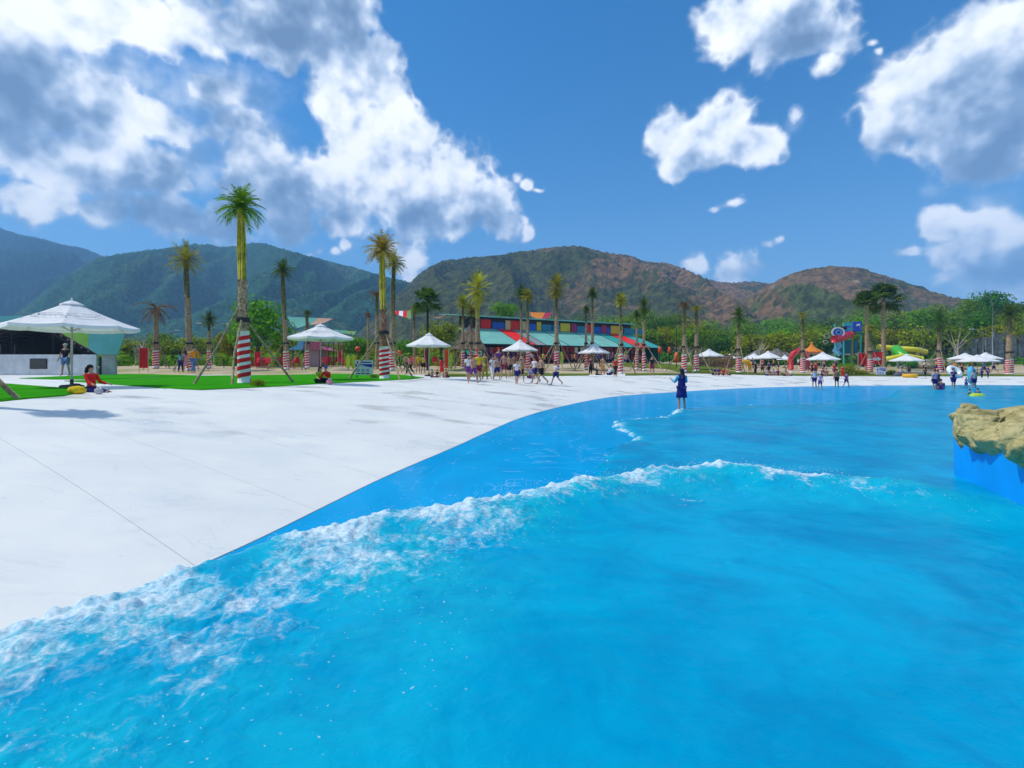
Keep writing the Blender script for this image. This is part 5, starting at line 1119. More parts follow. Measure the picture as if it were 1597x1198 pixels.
# ---------------------------------------------------------------- right terrace
tw = thing('timber_wall', 'stacked timber retaining wall behind the sixth umbrella', 'retaining wall', gd(1114, 80)); M_PLANK = mat('orange_brown_plank', (0.33, 0.17, 0.07), .8, .3, 2, rnd=.3)
for k in range(8):
    for j in range(4): MB().box(-2.9 + j * 1.45 + .02, -1.45 + j * 1.45 - .02, -.1 - .03 * (k % 2), .1, -.35 + k * .29, -.08 + k * .29).obj('plank', M_PLANK, tw)
M_YELLP = mat('yellow_plastic', (0.75, 0.40, 0.01), .4, .1)
b = gd(1163, 69); ph = thing('play_animal', 'yellow plastic play animal with arched legs on the lawn', 'play figure', b)
MB().tube([(-.75, 0, .9), (-.3, 0, 1.15), (.3, 0, 1.1), (.7, 0, .85)], [.28, .36, .36, .28], 8).obj('body', M_YELLP, ph, True)
for x in (-.6, .6):
    for y in (-.25, .25): MB().tube([(x, y, 0), (x * .9, y, .9)], [.10, .13], 6).obj('leg', M_YELLP, ph)
MB().tube([(-.7, 0, 1.0), (-.95, 0, 1.45)], [.18, .22], 8).obj('head', M_YELLP, ph, True)
b = gd(1248, 74); ar = thing('red_archway', 'red arched entrance between white umbrellas', 'archway', b)
for x in (-1.3, 1.0): MB().tube([(x, 0, 0), (x, 0, 1.6), (x * .8, 0, 2.2)], [.32, .34, .36], 10).obj('pillar', M_PLRED, ar, True)
MB().tube([(-1.3, 0, 1.7), (-1.0, 0, 2.35), (-.15, 0, 2.75), (.7, 0, 2.4), (1.0, 0, 1.7)], [.36, .4, .42, .4, .36], 10).obj('arch', M_PLRED, ar, True)
b = gd(1266, 84); ot = thing('orange_tent', 'small orange pointed tent roof above the umbrellas', 'tent', b); ze = zat(549, 84) - b.z
MB().lathe([(.10, 1.35), (.55, .72), (1.25, .30), (1.75, 0), (1.7, -.15)], 8).obj('roof', M_ORANGE, ot, loc=(0, 0, ze)); MB().lathe([(.001, .5), (.2, .3), (.22, 0), (.001, 0)], 8).obj('finial', M_ORANGE, ot, loc=(0, 0, ze + 1.25))
for k in range(4): a = k * 1.57 + .78; MB().tube([(math.cos(a) * 1.3, math.sin(a) * 1.3, 0), (math.cos(a) * 1.3, math.sin(a) * 1.3, ze + .2)], .06, 6).obj('post', M_POLE, ot)
# water-slide tower
D = 88.0; b = gd(1322, D); sl = thing('slide_tower', 'teal and blue water slide tower with red slide and round emblem', 'slide tower', b); M_SLT = mat('slide_teal', (0.06, 0.48, 0.46), .4); M_SLB = mat('slide_blue', (0.02, 0.08, 0.55), .4); M_SLR = mat('slide_red', (0.62, 0.02, 0.04), .3, spec=.5); M_PETROL = mat('petrol_panel', (0.02, 0.16, 0.22), .5)
def tp(x, y): return (xat(x, D) - b.x, zat(y, D) - b.z)
for x in (1316, 1329, 1342):
    for y in (0, 2.4): q = tp(x, 503); MB().tube([(q[0], y, 0), (q[0], y, q[1])], .14, 6).obj('post', M_SLT if x != 1329 else mat('mustard', (0.35, 0.28, 0.03), .6), sl)
for y0, y1, m in ((503.5, 508.5, M_SLT), (511.5, 515.5, M_SLT), (517, 519, M_PETROL)):
    p0, p1 = tp(1315, y1), tp(1330, y0); MB().box(p0[0], p1[0], -.15, -.05, p0[1], p1[1]).obj('railing_panel', m, sl)
p0, p1 = tp(1329.5, 517), tp(1342.5, 502); MB().box(p0[0], p1[0], -.35, 2.4, p0[1], p1[1]).obj('cabin', M_SLB, sl)
p0 = tp(1336, 507); MB().prism([(p0[0] - .3, p0[1] - .2), (p0[0] + .3, p0[1] - .1), (p0[0] + .4, p0[1] + .2), (p0[0] - .2, p0[1] + .15)], -.40, -.36).obj('mark', M_WHITE, sl)
p0, p1 = tp(1315, 521), tp(1343, 519); MB().box(p0[0], p1[0], -.2, 2.6, p0[1], p1[1]).obj('platform', M_PETROL, sl)
p0, p1 = tp(1313, 551), tp(1345, 530); MB().box(p0[0], p1[0], 1.2, 1.5, p0[1], p1[1]).obj('back_panel', M_PETROL, sl)
pts = [tp(*q) for q in ((1325, 521.5), (1317, 523), (1308, 527), (1300, 529), (1290, 530))]; MB().tube([(x, -.5 - .3 * i, z) for i, (x, z) in enumerate(pts)], [.5, .55, .6, .62, .6], 10).obj('red_slide', M_SLR, sl, True)
pts = [tp(*q) for q in ((1300, 533), (1303, 540), (1297, 547), (1304, 553))]; MB().tube([(x, -1.0, z) for x, z in pts], [.45, .5, .5, .4], 8).obj('pale_slide', M_SKYB, sl, True)
c = tp(1297.5, 519.5)
def ring(nm, r0, r1, y, m, par, cx=c, seg=20):
    v = []; f = []
    for k in range(seg):
        a = 2 * math.pi * k / seg
        for r in (r0, r1):
            for yy in (y, y + .08): v.append((cx[0] + r * math.cos(a), yy, cx[1] + r * math.sin(a) * .8))
    for k in range(seg): a = 4 * k; e = 4 * ((k + 1) % seg); f += [(a, a + 2, e + 2, e), (a + 1, e + 1, e + 3, a + 3), (a + 2, a + 3, e + 3, e + 2), (a, e, e + 1, a + 1)]
    return newobj(nm, mesh(nm, v, f), m, par)
em = ring('emblem', .0, 1.05, -1.6, M_SLB, sl); ring('emblem_ring', .85, 1.15, -1.7, M_WHITE, em); ring('emblem_swirl', .32, .55, -1.7, M_SKYB, em, (c[0] + .1, c[1])); ring('hoop', .42, .55, -1.2, M_POLE, sl, tp(1283, 525)); ring('hoop', .3, .42, -1.2, M_POLE, sl, tp(1281, 534))
MB().box(em and tp(1304, 512)[0], tp(1314, 512)[0], -1.2, -1.0, tp(0, 515)[1], tp(0, 510)[1]).obj('bow_piece', M_DARK, sl)
# tube slides
def tube_slide(label, D, pts, r, m):
    b = gd(pts[0][0], D); t = thing('tube_slide', label, 'water slide', b, 0, 'coloured tube slides'); P = [(xat(x, D) - b.x, dy, zat(y, D) - b.z) for x, y, dy in pts]
    P = [tuple(q) for q in spline(np.array(P), 18)]; MB().tube(P, r, 10).obj('tube', m, t, True)
    for k in (2, 8, 15): MB().tube([(P[k][0], P[k][1], -.5), P[k]], .1, 6).obj('support', M_GREYS, t)
M_SLG = mat('slide_green', (0.05, 0.42, 0.01), .35, spec=.5); M_SLY = mat('slide_yellow', (0.72, 0.66, 0.02), .35, spec=.5)
tube_slide('green and yellow upper tube slide right of the red banners', 88, [(1368, 541, 0), (1392, 544, -1), (1412, 546, -2), (1436, 549, -1)], .45, M_SLY)
tube_slide('green lower tube slide curling behind the umbrella', 84, [(1398, 545, 0), (1390, 553, -2), (1394, 562, -3), (1408, 568, -2)], .8, M_SLG)
tube_slide('yellow lower tube slide beside the red banners', 82, [(1370, 562, 0), (1384, 559, -1), (1404, 556, -1), (1430, 560, -1)], .42, M_SLY)
# red banners with a white emblem
for i, (x0, x1, y0, y1, lab) in enumerate([(1339, 1352, 551, 572, 'left red banner behind the striped palm between banners'), (1357, 1376, 549, 571, 'right wide red banner with a white emblem')]):
    D = 68.0 + i; b = gd((x0 + x1) / 2, D); t = thing('cloth_banner', lab, 'banner', b, 0, 'red banners'); q0 = (xat(x0, D) - b.x, zat(y1, D) - b.z); q1 = (xat(x1, D) - b.x, zat(y0, D) - b.z); v = []; f = []
    for j in range(9):
        u = j / 8; v += [(q0[0] + (q1[0] - q0[0]) * (u * .9 + (.0 if i else .12) * (1 - u)), .1 * math.sin(j * 1.3), q0[1] + .3 * math.sin(u * 3)), (q0[0] + (q1[0] - q0[0]) * u, .08 * math.sin(j * 1.3 + .6), q1[1])]
    for j in range(8): f.append((2 * j, 2 * j + 2, 2 * j + 3, 2 * j + 1))
    cl = newobj('cloth', mesh('cloth', v, f), M_RED, t)
    if i: MB().prism([(-.62, q0[1] + .8), (-.3, q0[1] + .75), (.3, q0[1] + .75), (.55, q0[1] + .95), (.2, q0[1] + 1.2), (-.1, q0[1] + 1.05), (-.4, q0[1] + 1.15)], -.16, -.12).obj('emblem', M_WHITE, cl)
    for q in (q0[0], q1[0]): MB().tube([(q, .1, 0), (q, .1, q1[1] + .1)], .04, 5).obj('pole', M_POLE, t)
# grey wall of upright stone panels
gw = thing('panel_wall', 'tall grey wall of uneven upright panels at the right', 'wall', gd(1545, 96)); rw = random.Random(2); D = 96; bx = gd(1545, 96); M_PANEL = mat('grey_green_panel', (0.20, 0.215, 0.20), .85, .3, 1.2, rnd=.35); x = 1486.0
while x < 1640:
    w = rw.uniform(7, 13); top = np.interp(x, [1486, 1500, 1530, 1545, 1560, 1597, 1640], [536, 527, 528, 522, 518, 520, 515]) + rw.uniform(-3, 4); dy = rw.uniform(-.6, .6)
    MB().box(xat(x + .4, D) - bx.x, xat(x + w, D) - bx.x, dy, dy + .5, -.6, zat(top, D) - bx.z).obj('panel', M_PANEL, gw); x += w + (3 if rw.random() < .2 else 0)
# rocks, dead trees and shrubs on the right
rk = random.Random(6)
for i in range(17):
    x = 1428 + 58 * (i + rk.random() * .6) / 17; D = rk.uniform(74, 88); b = gd(x, D); q = rk.uniform(.6, 1.3); b.z += .0
    o = newobj('boulder', BOULDS[i % 4], M_ROCKG, None, (b.x, b.y, b.z + .35 * q + (D - 74) * .03), (0, 0, rk.uniform(0, 6))); o.scale = (q, q * .8, q * .75); tag(o, 'grey olive boulder, %s from the left in the rock bank behind the round-headed palm' % ORD[i], 'boulder', 'boulders of the rock bank')
for i, (x, y, q, lab) in enumerate([(1405, 587, .75, 'grey boulder left of the yellow swim ring'), (1397, 586, .5, 'small grey boulder at the left of another')]):
    b = gp(x, y); o = newobj('boulder', BOULDS[i], mat('blue_grey_rock', (0.10, 0.11, 0.13), .8, .3), None, (b.x, b.y, b.z + .2 * q)); o.scale = (q * 1.2, q * .8, q * .7); tag(o, lab, 'boulder')
def bare_tree(px, D, top, label, n=7, seed=0, m=None):
    rs = random.Random(seed); b = gd(px, D); h = zat(top, D) - b.z; t = thing('bare_tree', label, 'tree', b, 0, 'bare pale trees'); MB().tube([(0, 0, -.1), (.1, 0, h * .3), (-.05, 0, h * .55)], [.16, .13, .09], 6).obj('trunk', m or M_PALE, t, True)
    for i in range(n):
        a = rs.uniform(0, 6.28); z = h * rs.uniform(.22, .55); e = Vector((math.cos(a) * h * rs.uniform(.15, .35), math.sin(a) * h * .2, h * rs.uniform(.6, 1.0))); MB().tube([(0, 0, z), Vector((0, 0, z)).lerp(e, .5) + Vector((rs.uniform(-.2, .2), 0, .05)), e], [.08, .055, .025], 5).obj('branch', m or M_PALE, t, True)
bare_tree(1493, 86, 496, 'pale leafless tree left of the grey wall', 7, 1); bare_tree(1430, 88, 530, 'small pale leafless tree behind the right umbrella', 6, 2); bare_tree(1408, 90, 532, 'small pale leafless tree above the tube slides', 5, 6); bare_tree(1186, 88, 526, 'bare many-forked tree above the small umbrellas', 12, 3); bare_tree(222, 66, 520, 'pale leafless tree beside the red banner at the left', 8, 4); bare_tree(212, 70, 525, 'pale leafless tree next to the teal hall end', 7, 5)
for x, y, w, h, lf, lab in [(402, 603, 26, 14, 'lime', 'small yellow-green shrub at the foot of the tallest palm'), (1323, 585, 34, 16, 'olive', 'olive shrub left of the red banners'), (1345, 585, 26, 12, 'olive', 'low olive shrub under the left red banner'), (1392, 586, 26, 12, 'dark', 'dark low shrub right of the pale information board'), (583, 590, 14, 9, 'lime', 'small yellow-green shrub beside the blue and white board')]: bush(x, y, w, h, lf, lab)
bush(1318, 0, 30, 14, 'bright', 'rounded green bush right of the umbrella before the slide tower', D=72); bush(1125, 0, 46, 30, 'lime', 'big yellow-green bush behind the timber wall', D=88); bush(1180, 0, 40, 24, 'dark', 'dark bush behind the low thatched huts', D=102)
# swim rings
def ring_mesh(r, q):
    v = []; f = []; n, m = 20, 10
    for i in range(n):
        a = 2 * math.pi * i / n
        for j in range(m): t = 2 * math.pi * j / m; v.append(((r + q * math.cos(t)) * math.cos(a), (r + q * math.cos(t)) * math.sin(a), q * math.sin(t)))
    for i in range(n):
        for j in range(m): f.append((i * m + j, ((i + 1) % n) * m + j, ((i + 1) % n) * m + (j + 1) % m, i * m + (j + 1) % m))
    return mesh('swim_ring', v, f, True)
b = gp(1419, 589); tag(newobj('swim_ring', ring_mesh(.52, .2), M_YELLP, None, (b.x, b.y, b.z + .2)), 'yellow swim ring lying on the far deck edge', 'swim ring')
# ---------------------------------------------------------------- people
def skin_eval(name, verts, edges, rad, sub=1):
    me = bpy.data.meshes.new('tmp'); me.from_pydata(verts, edges, []); o = bpy.data.objects.new('tmp', me); COL.objects.link(o)
    o.modifiers.new('s', 'SKIN').use_smooth_shade = True
    sv = me.skin_vertices[0].data
    for i, r in enumerate(rad): sv[i].radius = (r, r) if isinstance(r, (int, float)) else r; sv[i].use_root = (i == 0)
    if sub: m = o.modifiers.new('u', 'SUBSURF'); m.levels = sub; m.render_levels = sub
    dg = bpy.context.evaluated_depsgraph_get(); dg.update(); out = bpy.data.meshes.new_from_object(o.evaluated_get(dg)); out.name = name
    bpy.data.objects.remove(o); bpy.data.meshes.remove(me)
    out.polygons.foreach_set('use_smooth', [True] * len(out.polygons)); return out
def rotx(v, a): c, s = math.cos(a), math.sin(a); return Vector((v.x, v.y * c - v.z * s, v.y * s + v.z * c))
POSES = {  # hip swing L/R, knee L/R, shoulder swing L/R, elbow L/R, shoulder spread L/R, pelvis height, torso lean
 'stand': dict(hip=(3, -3), knee=(4, 4), sh=(6, -4), el=(18, 14), sp=(10, 10), z=.93, lean=0, out=5),
 'walk': dict(hip=(26, -22), knee=(10, 24), sh=(-24, 24), el=(22, 30), sp=(8, 8), z=.90, lean=4, out=2),
 'stride': dict(hip=(-18, 30), knee=(30, 16), sh=(28, -18), el=(40, 24), sp=(12, 8), z=.89, lean=7, out=2),
 'point': dict(hip=(4, -4), knee=(5, 5), sh=(10, 62), el=(20, 10), sp=(12, 38), z=.92, lean=0, out=5),
 'carry': dict(hip=(4, -3), knee=(5, 5), sh=(25, 25), el=(95, 95), sp=(16, 16), z=.92, lean=0, out=4),
 'sit': dict(hip=(86, 80), knee=(6, 12), sh=(30, 22), el=(40, 52), sp=(12, 12), z=.13, lean=-4, out=7),
 'squat': dict(hip=(118, 112), knee=(118, 112), sh=(42, 46), el=(50, 44), sp=(10, 10), z=.14, lean=14, out=9),
}
def skeleton(p):
    V = []; E = []; Rr = []; ix = {}
    def add(n, co, r, par=None):
        ix[n] = len(V); V.append(tuple(co)); Rr.append(r)
        if par: E.append((ix[par], ix[n]))
    z = p['z']; L = R(p['lean']); base = Vector((0, 0, z))
    def tor(x, y, h): return base + rotx(Vector((x, y, h)), L)
    add('pelvis', tor(0, 0, 0), (.135, .10)); add('spine', tor(0, 0, .19), (.118, .088), 'pelvis'); add('chest', tor(0, 0, .38), (.135, .10), 'spine'); add('collar', tor(0, .01, .49), (.085, .07), 'chest'); add('neck', tor(0, .0, .55), .047, 'collar')
    add('jaw', tor(0, -.015, .615), (.058, .066), 'neck'); add('skull', tor(0, 0, .695), (.072, .085), 'jaw'); add('crown', tor(0, .008, .755), (.05, .06), 'skull'); add('nose', tor(0, -.10, .655), .014, 'jaw')
    for k, s in enumerate((-1, 1)):
        t = 'LR'[k]; sw, el, spd = R(p['sh'][k]), R(p['el'][k]), R(p['sp'][k])
        add('sho' + t, tor(s * .165, 0, .45), .055, 'collar')
        d = rotx(Vector((s * math.sin(spd), 0, -math.cos(spd))), -sw + L); e = Vector(V[ix['sho' + t]]) + d * .27; add('elb' + t, e, .038, 'sho' + t)
        d2 = rotx(d, -el); w = e + d2 * .24; add('wri' + t, w, .026, 'elb' + t); h = w + d2 * .075; add('palm' + t, h, (.036, .022), 'wri' + t)
        sdv = d2.cross(Vector((s, 0, 0))).normalized()
        for j in range(4):
            q = h + d2 * (.035 + .05 * (1, 1.15, 1.08, .85)[j]) + sdv * (.028 - .018 * j) ; q = q + Vector((-s * .012, 0, 0)); add('fin%d%s' % (j, t), q, .009, 'palm' + t)
        add('thumb' + t, w + d2 * .06 + sdv * .055, .010, 'wri' + t)
        ha, kn = R(p['hip'][k]), R(p['knee'][k]); o = math.sin(R(p['out']))
        add('hip' + t, base + Vector((s * .085, 0, -.03)), .088, 'pelvis'); d = rotx(Vector((s * o, 0, -1)).normalized(), -ha); m = Vector(V[ix['hip' + t]]) + d * .20; add('thi' + t, m, .078, 'hip' + t); q = m + d * .22; add('kne' + t, q, .053, 'thi' + t)
        d2 = rotx(d, kn); c = q + d2 * .15; add('cal' + t, c, .053, 'kne' + t); a = c + d2 * .25; add('ank' + t, a, .034, 'cal' + t)
        fo = rotx(d2, -R(88)); add('hee' + t, a + d2 * .035 - fo * .03, .034, 'ank' + t); add('toe' + t, a + d2 * .045 + fo * .15, .028, 'ank' + t)
    return V, E, Rr, ix
BODY = {}; CLO = {}
M_SKIN = mat('skin_tan', (0.44, 0.25, 0.16), .6, .08, 4, .3); M_SKIN2 = mat('skin_brown', (0.30, 0.16, 0.09), .6, .08, 4, .3); M_HAIR = mat('black_hair', (0.014, 0.011, 0.010), .5, .2, 20, .4)
CLOTHS = {k: mat('cloth_' + k, c, .85, .15, 6, .1) for k, c in dict(white=(.72, .72, .74), grey=(.42, .43, .46), red=(.62, .025, .02), black=(.015, .015, .018), navy=(.02, .025, .16), blue=(.04, .12, .42), denim=(.12, .20, .38), lightblue=(.10, .42, .58), yellow=(.72, .50, .02), orange=(.78, .30, .01), lime=(.38, .45, .03), olive=(.26, .23, .05), purple=(.16, .05, .22), lilac=(.45, .38, .60), maroon=(.20, .03, .06), pink=(.62, .26, .32), tan=(.50, .27, .12), brown=(.22, .10, .05), teal=(.02, .32, .34)).items()}
def sub(pose, names, grow, extra=None, cut=None):
    V, E, Rr, ix = SK[pose]; keep = [n for n in names if n in ix]; v = []; r = []; m = {}
    for n in keep: m[ix[n]] = len(v); v.append(V[ix[n]]); q = Rr[ix[n]]; g = grow; r.append((q[0] + g, q[1] + g) if isinstance(q, tuple) else q + g)
    e = [(m[a], m[b]) for a, b in E if a in m and b in m]
    for n, par, t, rr in (extra or []):
        a, b = Vector(V[ix[par]]), Vector(V[ix[n]]); e.append((m[ix[par]], len(v))); v.append(tuple(a.lerp(b, t))); r.append(rr)
    return v, e, r
SK = {p: skeleton(q) for p, q in POSES.items()}
def body(pose):
    if pose not in BODY: V, E, Rr, ix = SK[pose]; BODY[pose] = skin_eval('body', V, E, Rr)
    return BODY[pose]
def cloth(pose, kindc):
    key = (pose, kindc)
    if key in CLO: return CLO[key]
    if kindc == 'shirt': v, e, r = sub(pose, ['spine', 'pelvis', 'chest', 'collar', 'shoL', 'shoR'], .020, [('elbL', 'shoL', .62, .062), ('elbR', 'shoR', .62, .062)])
    elif kindc == 'long_shirt': v, e, r = sub(pose, ['spine', 'pelvis', 'chest', 'collar', 'shoL', 'shoR', 'elbL', 'elbR'], .020, [('wriL', 'elbL', .9, .045), ('wriR', 'elbR', .9, .045)])
    elif kindc == 'shorts': v, e, r = sub(pose, ['pelvis', 'hipL', 'hipR', 'thiL', 'thiR'], .024, [('kneL', 'thiL', .6, .088), ('kneR', 'thiR', .6, .088)])
    elif kindc == 'trousers': v, e, r = sub(pose, ['pelvis', 'hipL', 'hipR', 'thiL', 'thiR', 'kneL', 'kneR', 'calL', 'calR'], .022, [('ankL', 'calL', .85, .058), ('ankR', 'calR', .85, .058)])
    elif kindc == 'dress':
        V, E, Rr, ix = SK[pose]; b = Vector(V[ix['pelvis']]); mid = (Vector(V[ix['kneL']]) + Vector(V[ix['kneR']])) / 2
        v, e, r = sub(pose, ['pelvis', 'spine', 'chest', 'collar', 'shoL', 'shoR'], .024, [('elbL', 'shoL', .45, .062), ('elbR', 'shoR', .45, .062)]); k = len(v); v += [tuple(b.lerp(mid, .45)), tuple(b.lerp(mid, 1.05))]; r += [(.20, .155), (.225, .18)]; e += [(0, k), (k, k + 1)]
    CLO[key] = skin_eval(kindc, v, e, r); return CLO[key]
def hair_mesh(pose, style):
    key = (pose, 'hair', style)
    if key in CLO: return CLO[key]
    V, E, Rr, ix = SK[pose]; s = Vector(V[ix['skull']]); mb = MB()
    if style == 'short': mb.blob(s + Vector((0, .018, .028)), (.086, .098, .082), 8, 12)
    elif style == 'long': mb.blob(s + Vector((0, .018, .026)), (.09, .10, .084), 8, 12); mb.tube([s + Vector((0, .07, .0)), s + Vector((0, .10, -.12)), s + Vector((0, .10, -.30))], [.085, .09, .05], 10)
    elif style == 'cap': mb.blob(s + Vector((0, .01, .045)), (.094, .105, .07), 8, 12); mb.add([(s.x - .07, s.y - .08, s.z + .04), (s.x + .07, s.y - .08, s.z + .04), (s.x + .05, s.y - .18, s.z + .025), (s.x - .05, s.y - .18, s.z + .025)], [(0, 1, 2, 3)])
    CLO[key] = mesh('hair', mb.v, mb.f, True); return CLO[key]
SITH = {'sit': .97, 'squat': .98}
def person(px, py, hpx, pose, face, label, top=None, bottom=('shorts', 'navy'), head=('short', None), skin=None, D=None, zoff=0.0, group=None):
    b = gp(px, py) if D is None else gd(px, D); s = FPX / b.y; mh = SITH.get(pose, 1.70); k = hpx / s / mh
    t = thing('person', label, 'person', (b.x, b.y, b.z + zoff), R(face), group, k)
    V, E, Rr, ix = SK[pose]; low = min(v[2] for v in V) - .03
    off = (0, 0, -low if pose not in SITH else -(POSES[pose]['z'] - .115))
    newobj('body', body(pose), skin or M_SKIN, t, off)
    if top: newobj({'shirt': 'shirt', 'long_shirt': 'shirt', 'dress': 'dress'}[top[0]], cloth(pose, top[0]), CLOTHS[top[1]], t, off)
    if bottom: newobj('trousers' if bottom[0] == 'trousers' else 'shorts', cloth(pose, bottom[0]), CLOTHS[bottom[1]], t, off)
    h, hc = head
    newobj('cap' if h == 'cap' else 'hair', hair_mesh(pose, h), CLOTHS[hc] if hc else M_HAIR, t, off)
    return t
LG = ('long', None); G1 = 'bathers walking across the white deck'; G2 = 'people wading at the far edge of the pool'; G3 = 'people resting under the umbrellas'
SH = lambda c: ('shirt', c)
P_ = person
P_(102, 587, 50, 'stand', 10, 'person in black shirt and denim shorts standing behind the large umbrella', SH('black'), ('shorts', 'denim'), ('cap', 'grey'))
P_(143, 612, 46, 'sit', 80, 'person in red top and dark hood sitting with legs stretched on the deck', ('long_shirt', 'red'), ('trousers', 'navy'), ('long', 'black'))
P_(302, 583, 44, 'walk', 60, 'person in orange shirt and blue jeans walking past the olive palm', ('long_shirt', 'orange'), ('trousers', 'denim'))
P_(282, 581, 33, 'stand', 170, 'person in pale blue shirt and dark trousers left of the orange shirt', SH('lightblue'), ('trousers', 'navy'), LG)
P_(290, 581, 34, 'stand', 200, 'person in pink dress half hidden beside the orange shirt', ('dress', 'pink'), None, LG)
P_(497, 598, 29, 'squat', 50, 'person in lime shirt seated on the lawn edge', ('long_shirt', 'lime'), ('trousers', 'black'), LG)
P_(509, 598, 29, 'squat', 10, 'person in red top and blue cap seated beside the lime shirt', ('long_shirt', 'red'), ('trousers', 'black'), ('cap', 'blue'))
P_(632, 583, 31, 'walk', 70, 'shirtless boy in dark shorts walking left of the third umbrella', None, ('shorts', 'black'), skin=M_SKIN)
P_(639, 584.5, 29, 'stride', 250, 'boy in pale shirt and black trousers running left of the third umbrella', SH('pink'), ('trousers', 'black'))
P_(652, 583, 30, 'point', 20, 'person in yellow shirt raising an arm behind the third umbrella', SH('yellow'), ('shorts', 'tan'), LG)
P_(660, 583, 28, 'stand', 160, 'person in yellow top and black shorts near the third umbrella pole', SH('yellow'), ('shorts', 'black'))
P_(689, 590, 33, 'stand', 175, 'person in red dress standing under the third umbrella', ('dress', 'red'), None, LG)
P_(674, 589, 14, 'sit', 30, 'small child sitting by the third umbrella base', None, ('shorts', 'navy'))
P_(698, 589, 15, 'squat', -60, 'person in maroon top crouching right of the red dress', SH('maroon'), ('shorts', 'maroon'))
P_(681, 589, 14, 'squat', 40, 'person in black top crouching left of the red dress', SH('black'), ('shorts', 'maroon'))
for a in [(730, 595, 43, 'walk', 20, 'person in white shirt and purple shorts at the left of the walking group', SH('white'), ('shorts', 'purple'), LG),
 (738, 599, 46, 'stride', 30, 'shirtless person in dark purple shorts at the front left of the walking group', None, ('shorts', 'purple')),
 (747, 595, 47, 'walk', 10, 'person in yellow shirt and maroon shorts in the walking group', SH('yellow'), ('shorts', 'maroon')),
 (744, 590, 44, 'stand', 0, 'person in red cap behind the yellow shirt', SH('red'), ('shorts', 'navy'), ('cap', 'red')),
 (756, 593, 43, 'stand', 330, 'person in long olive dress in the walking group', ('dress', 'olive'), ('trousers', 'olive'), LG),
 (768, 592, 38, 'walk', 30, 'person in white shirt and white trousers in the walking group', SH('white'), ('trousers', 'white')),
 (775, 594, 39, 'stride', 20, 'shirtless boy in navy shorts beside the white trousers', None, ('shorts', 'navy')),
 (778, 588, 45, 'stand', 10, 'person in purple shirt and red cap behind the shirtless boys', SH('purple'), ('shorts', 'navy'), ('cap', 'red')),
 (786, 591, 40, 'stand', 170, 'shirtless person in maroon shorts seen from behind', None, ('shorts', 'maroon')),
 (794, 590, 38, 'walk', 190, 'shirtless person in black shorts right of the maroon shorts', None, ('shorts', 'black')),
 (802, 589, 36, 'stand', 180, 'shirtless person standing under the fourth umbrella edge', None, ('shorts', 'navy'), ('short', None), M_SKIN2),
 (814, 590, 37, 'stand', 190, 'shirtless person in tan shorts behind the boy in white', None, ('shorts', 'tan')),
 (806, 600, 40, 'walk', 10, 'boy in white shirt and navy shorts walking in front', SH('white'), ('shorts', 'navy')),
 (812, 597, 38, 'stride', 20, 'boy in dark shorts just behind the boy in white', SH('tan'), ('shorts', 'black')),
 (826, 590, 20, 'squat', 40, 'person in lilac shirt crouching by the striped palm wrap', SH('lilac'), ('shorts', 'purple')),
 (835, 598, 43, 'stride', 300, 'boy in white shirt striding left beside the shirtless man', SH('white'), ('shorts', 'navy')),
 (845, 600, 47, 'stride', 290, 'shirtless man in black shorts striding at the right of the group', None, ('shorts', 'black')),
 (867, 601, 38, 'walk', 290, 'boy in white shirt and navy shorts walking alone at the right', SH('white'), ('shorts', 'navy'))]: P_(*a, group=G1)
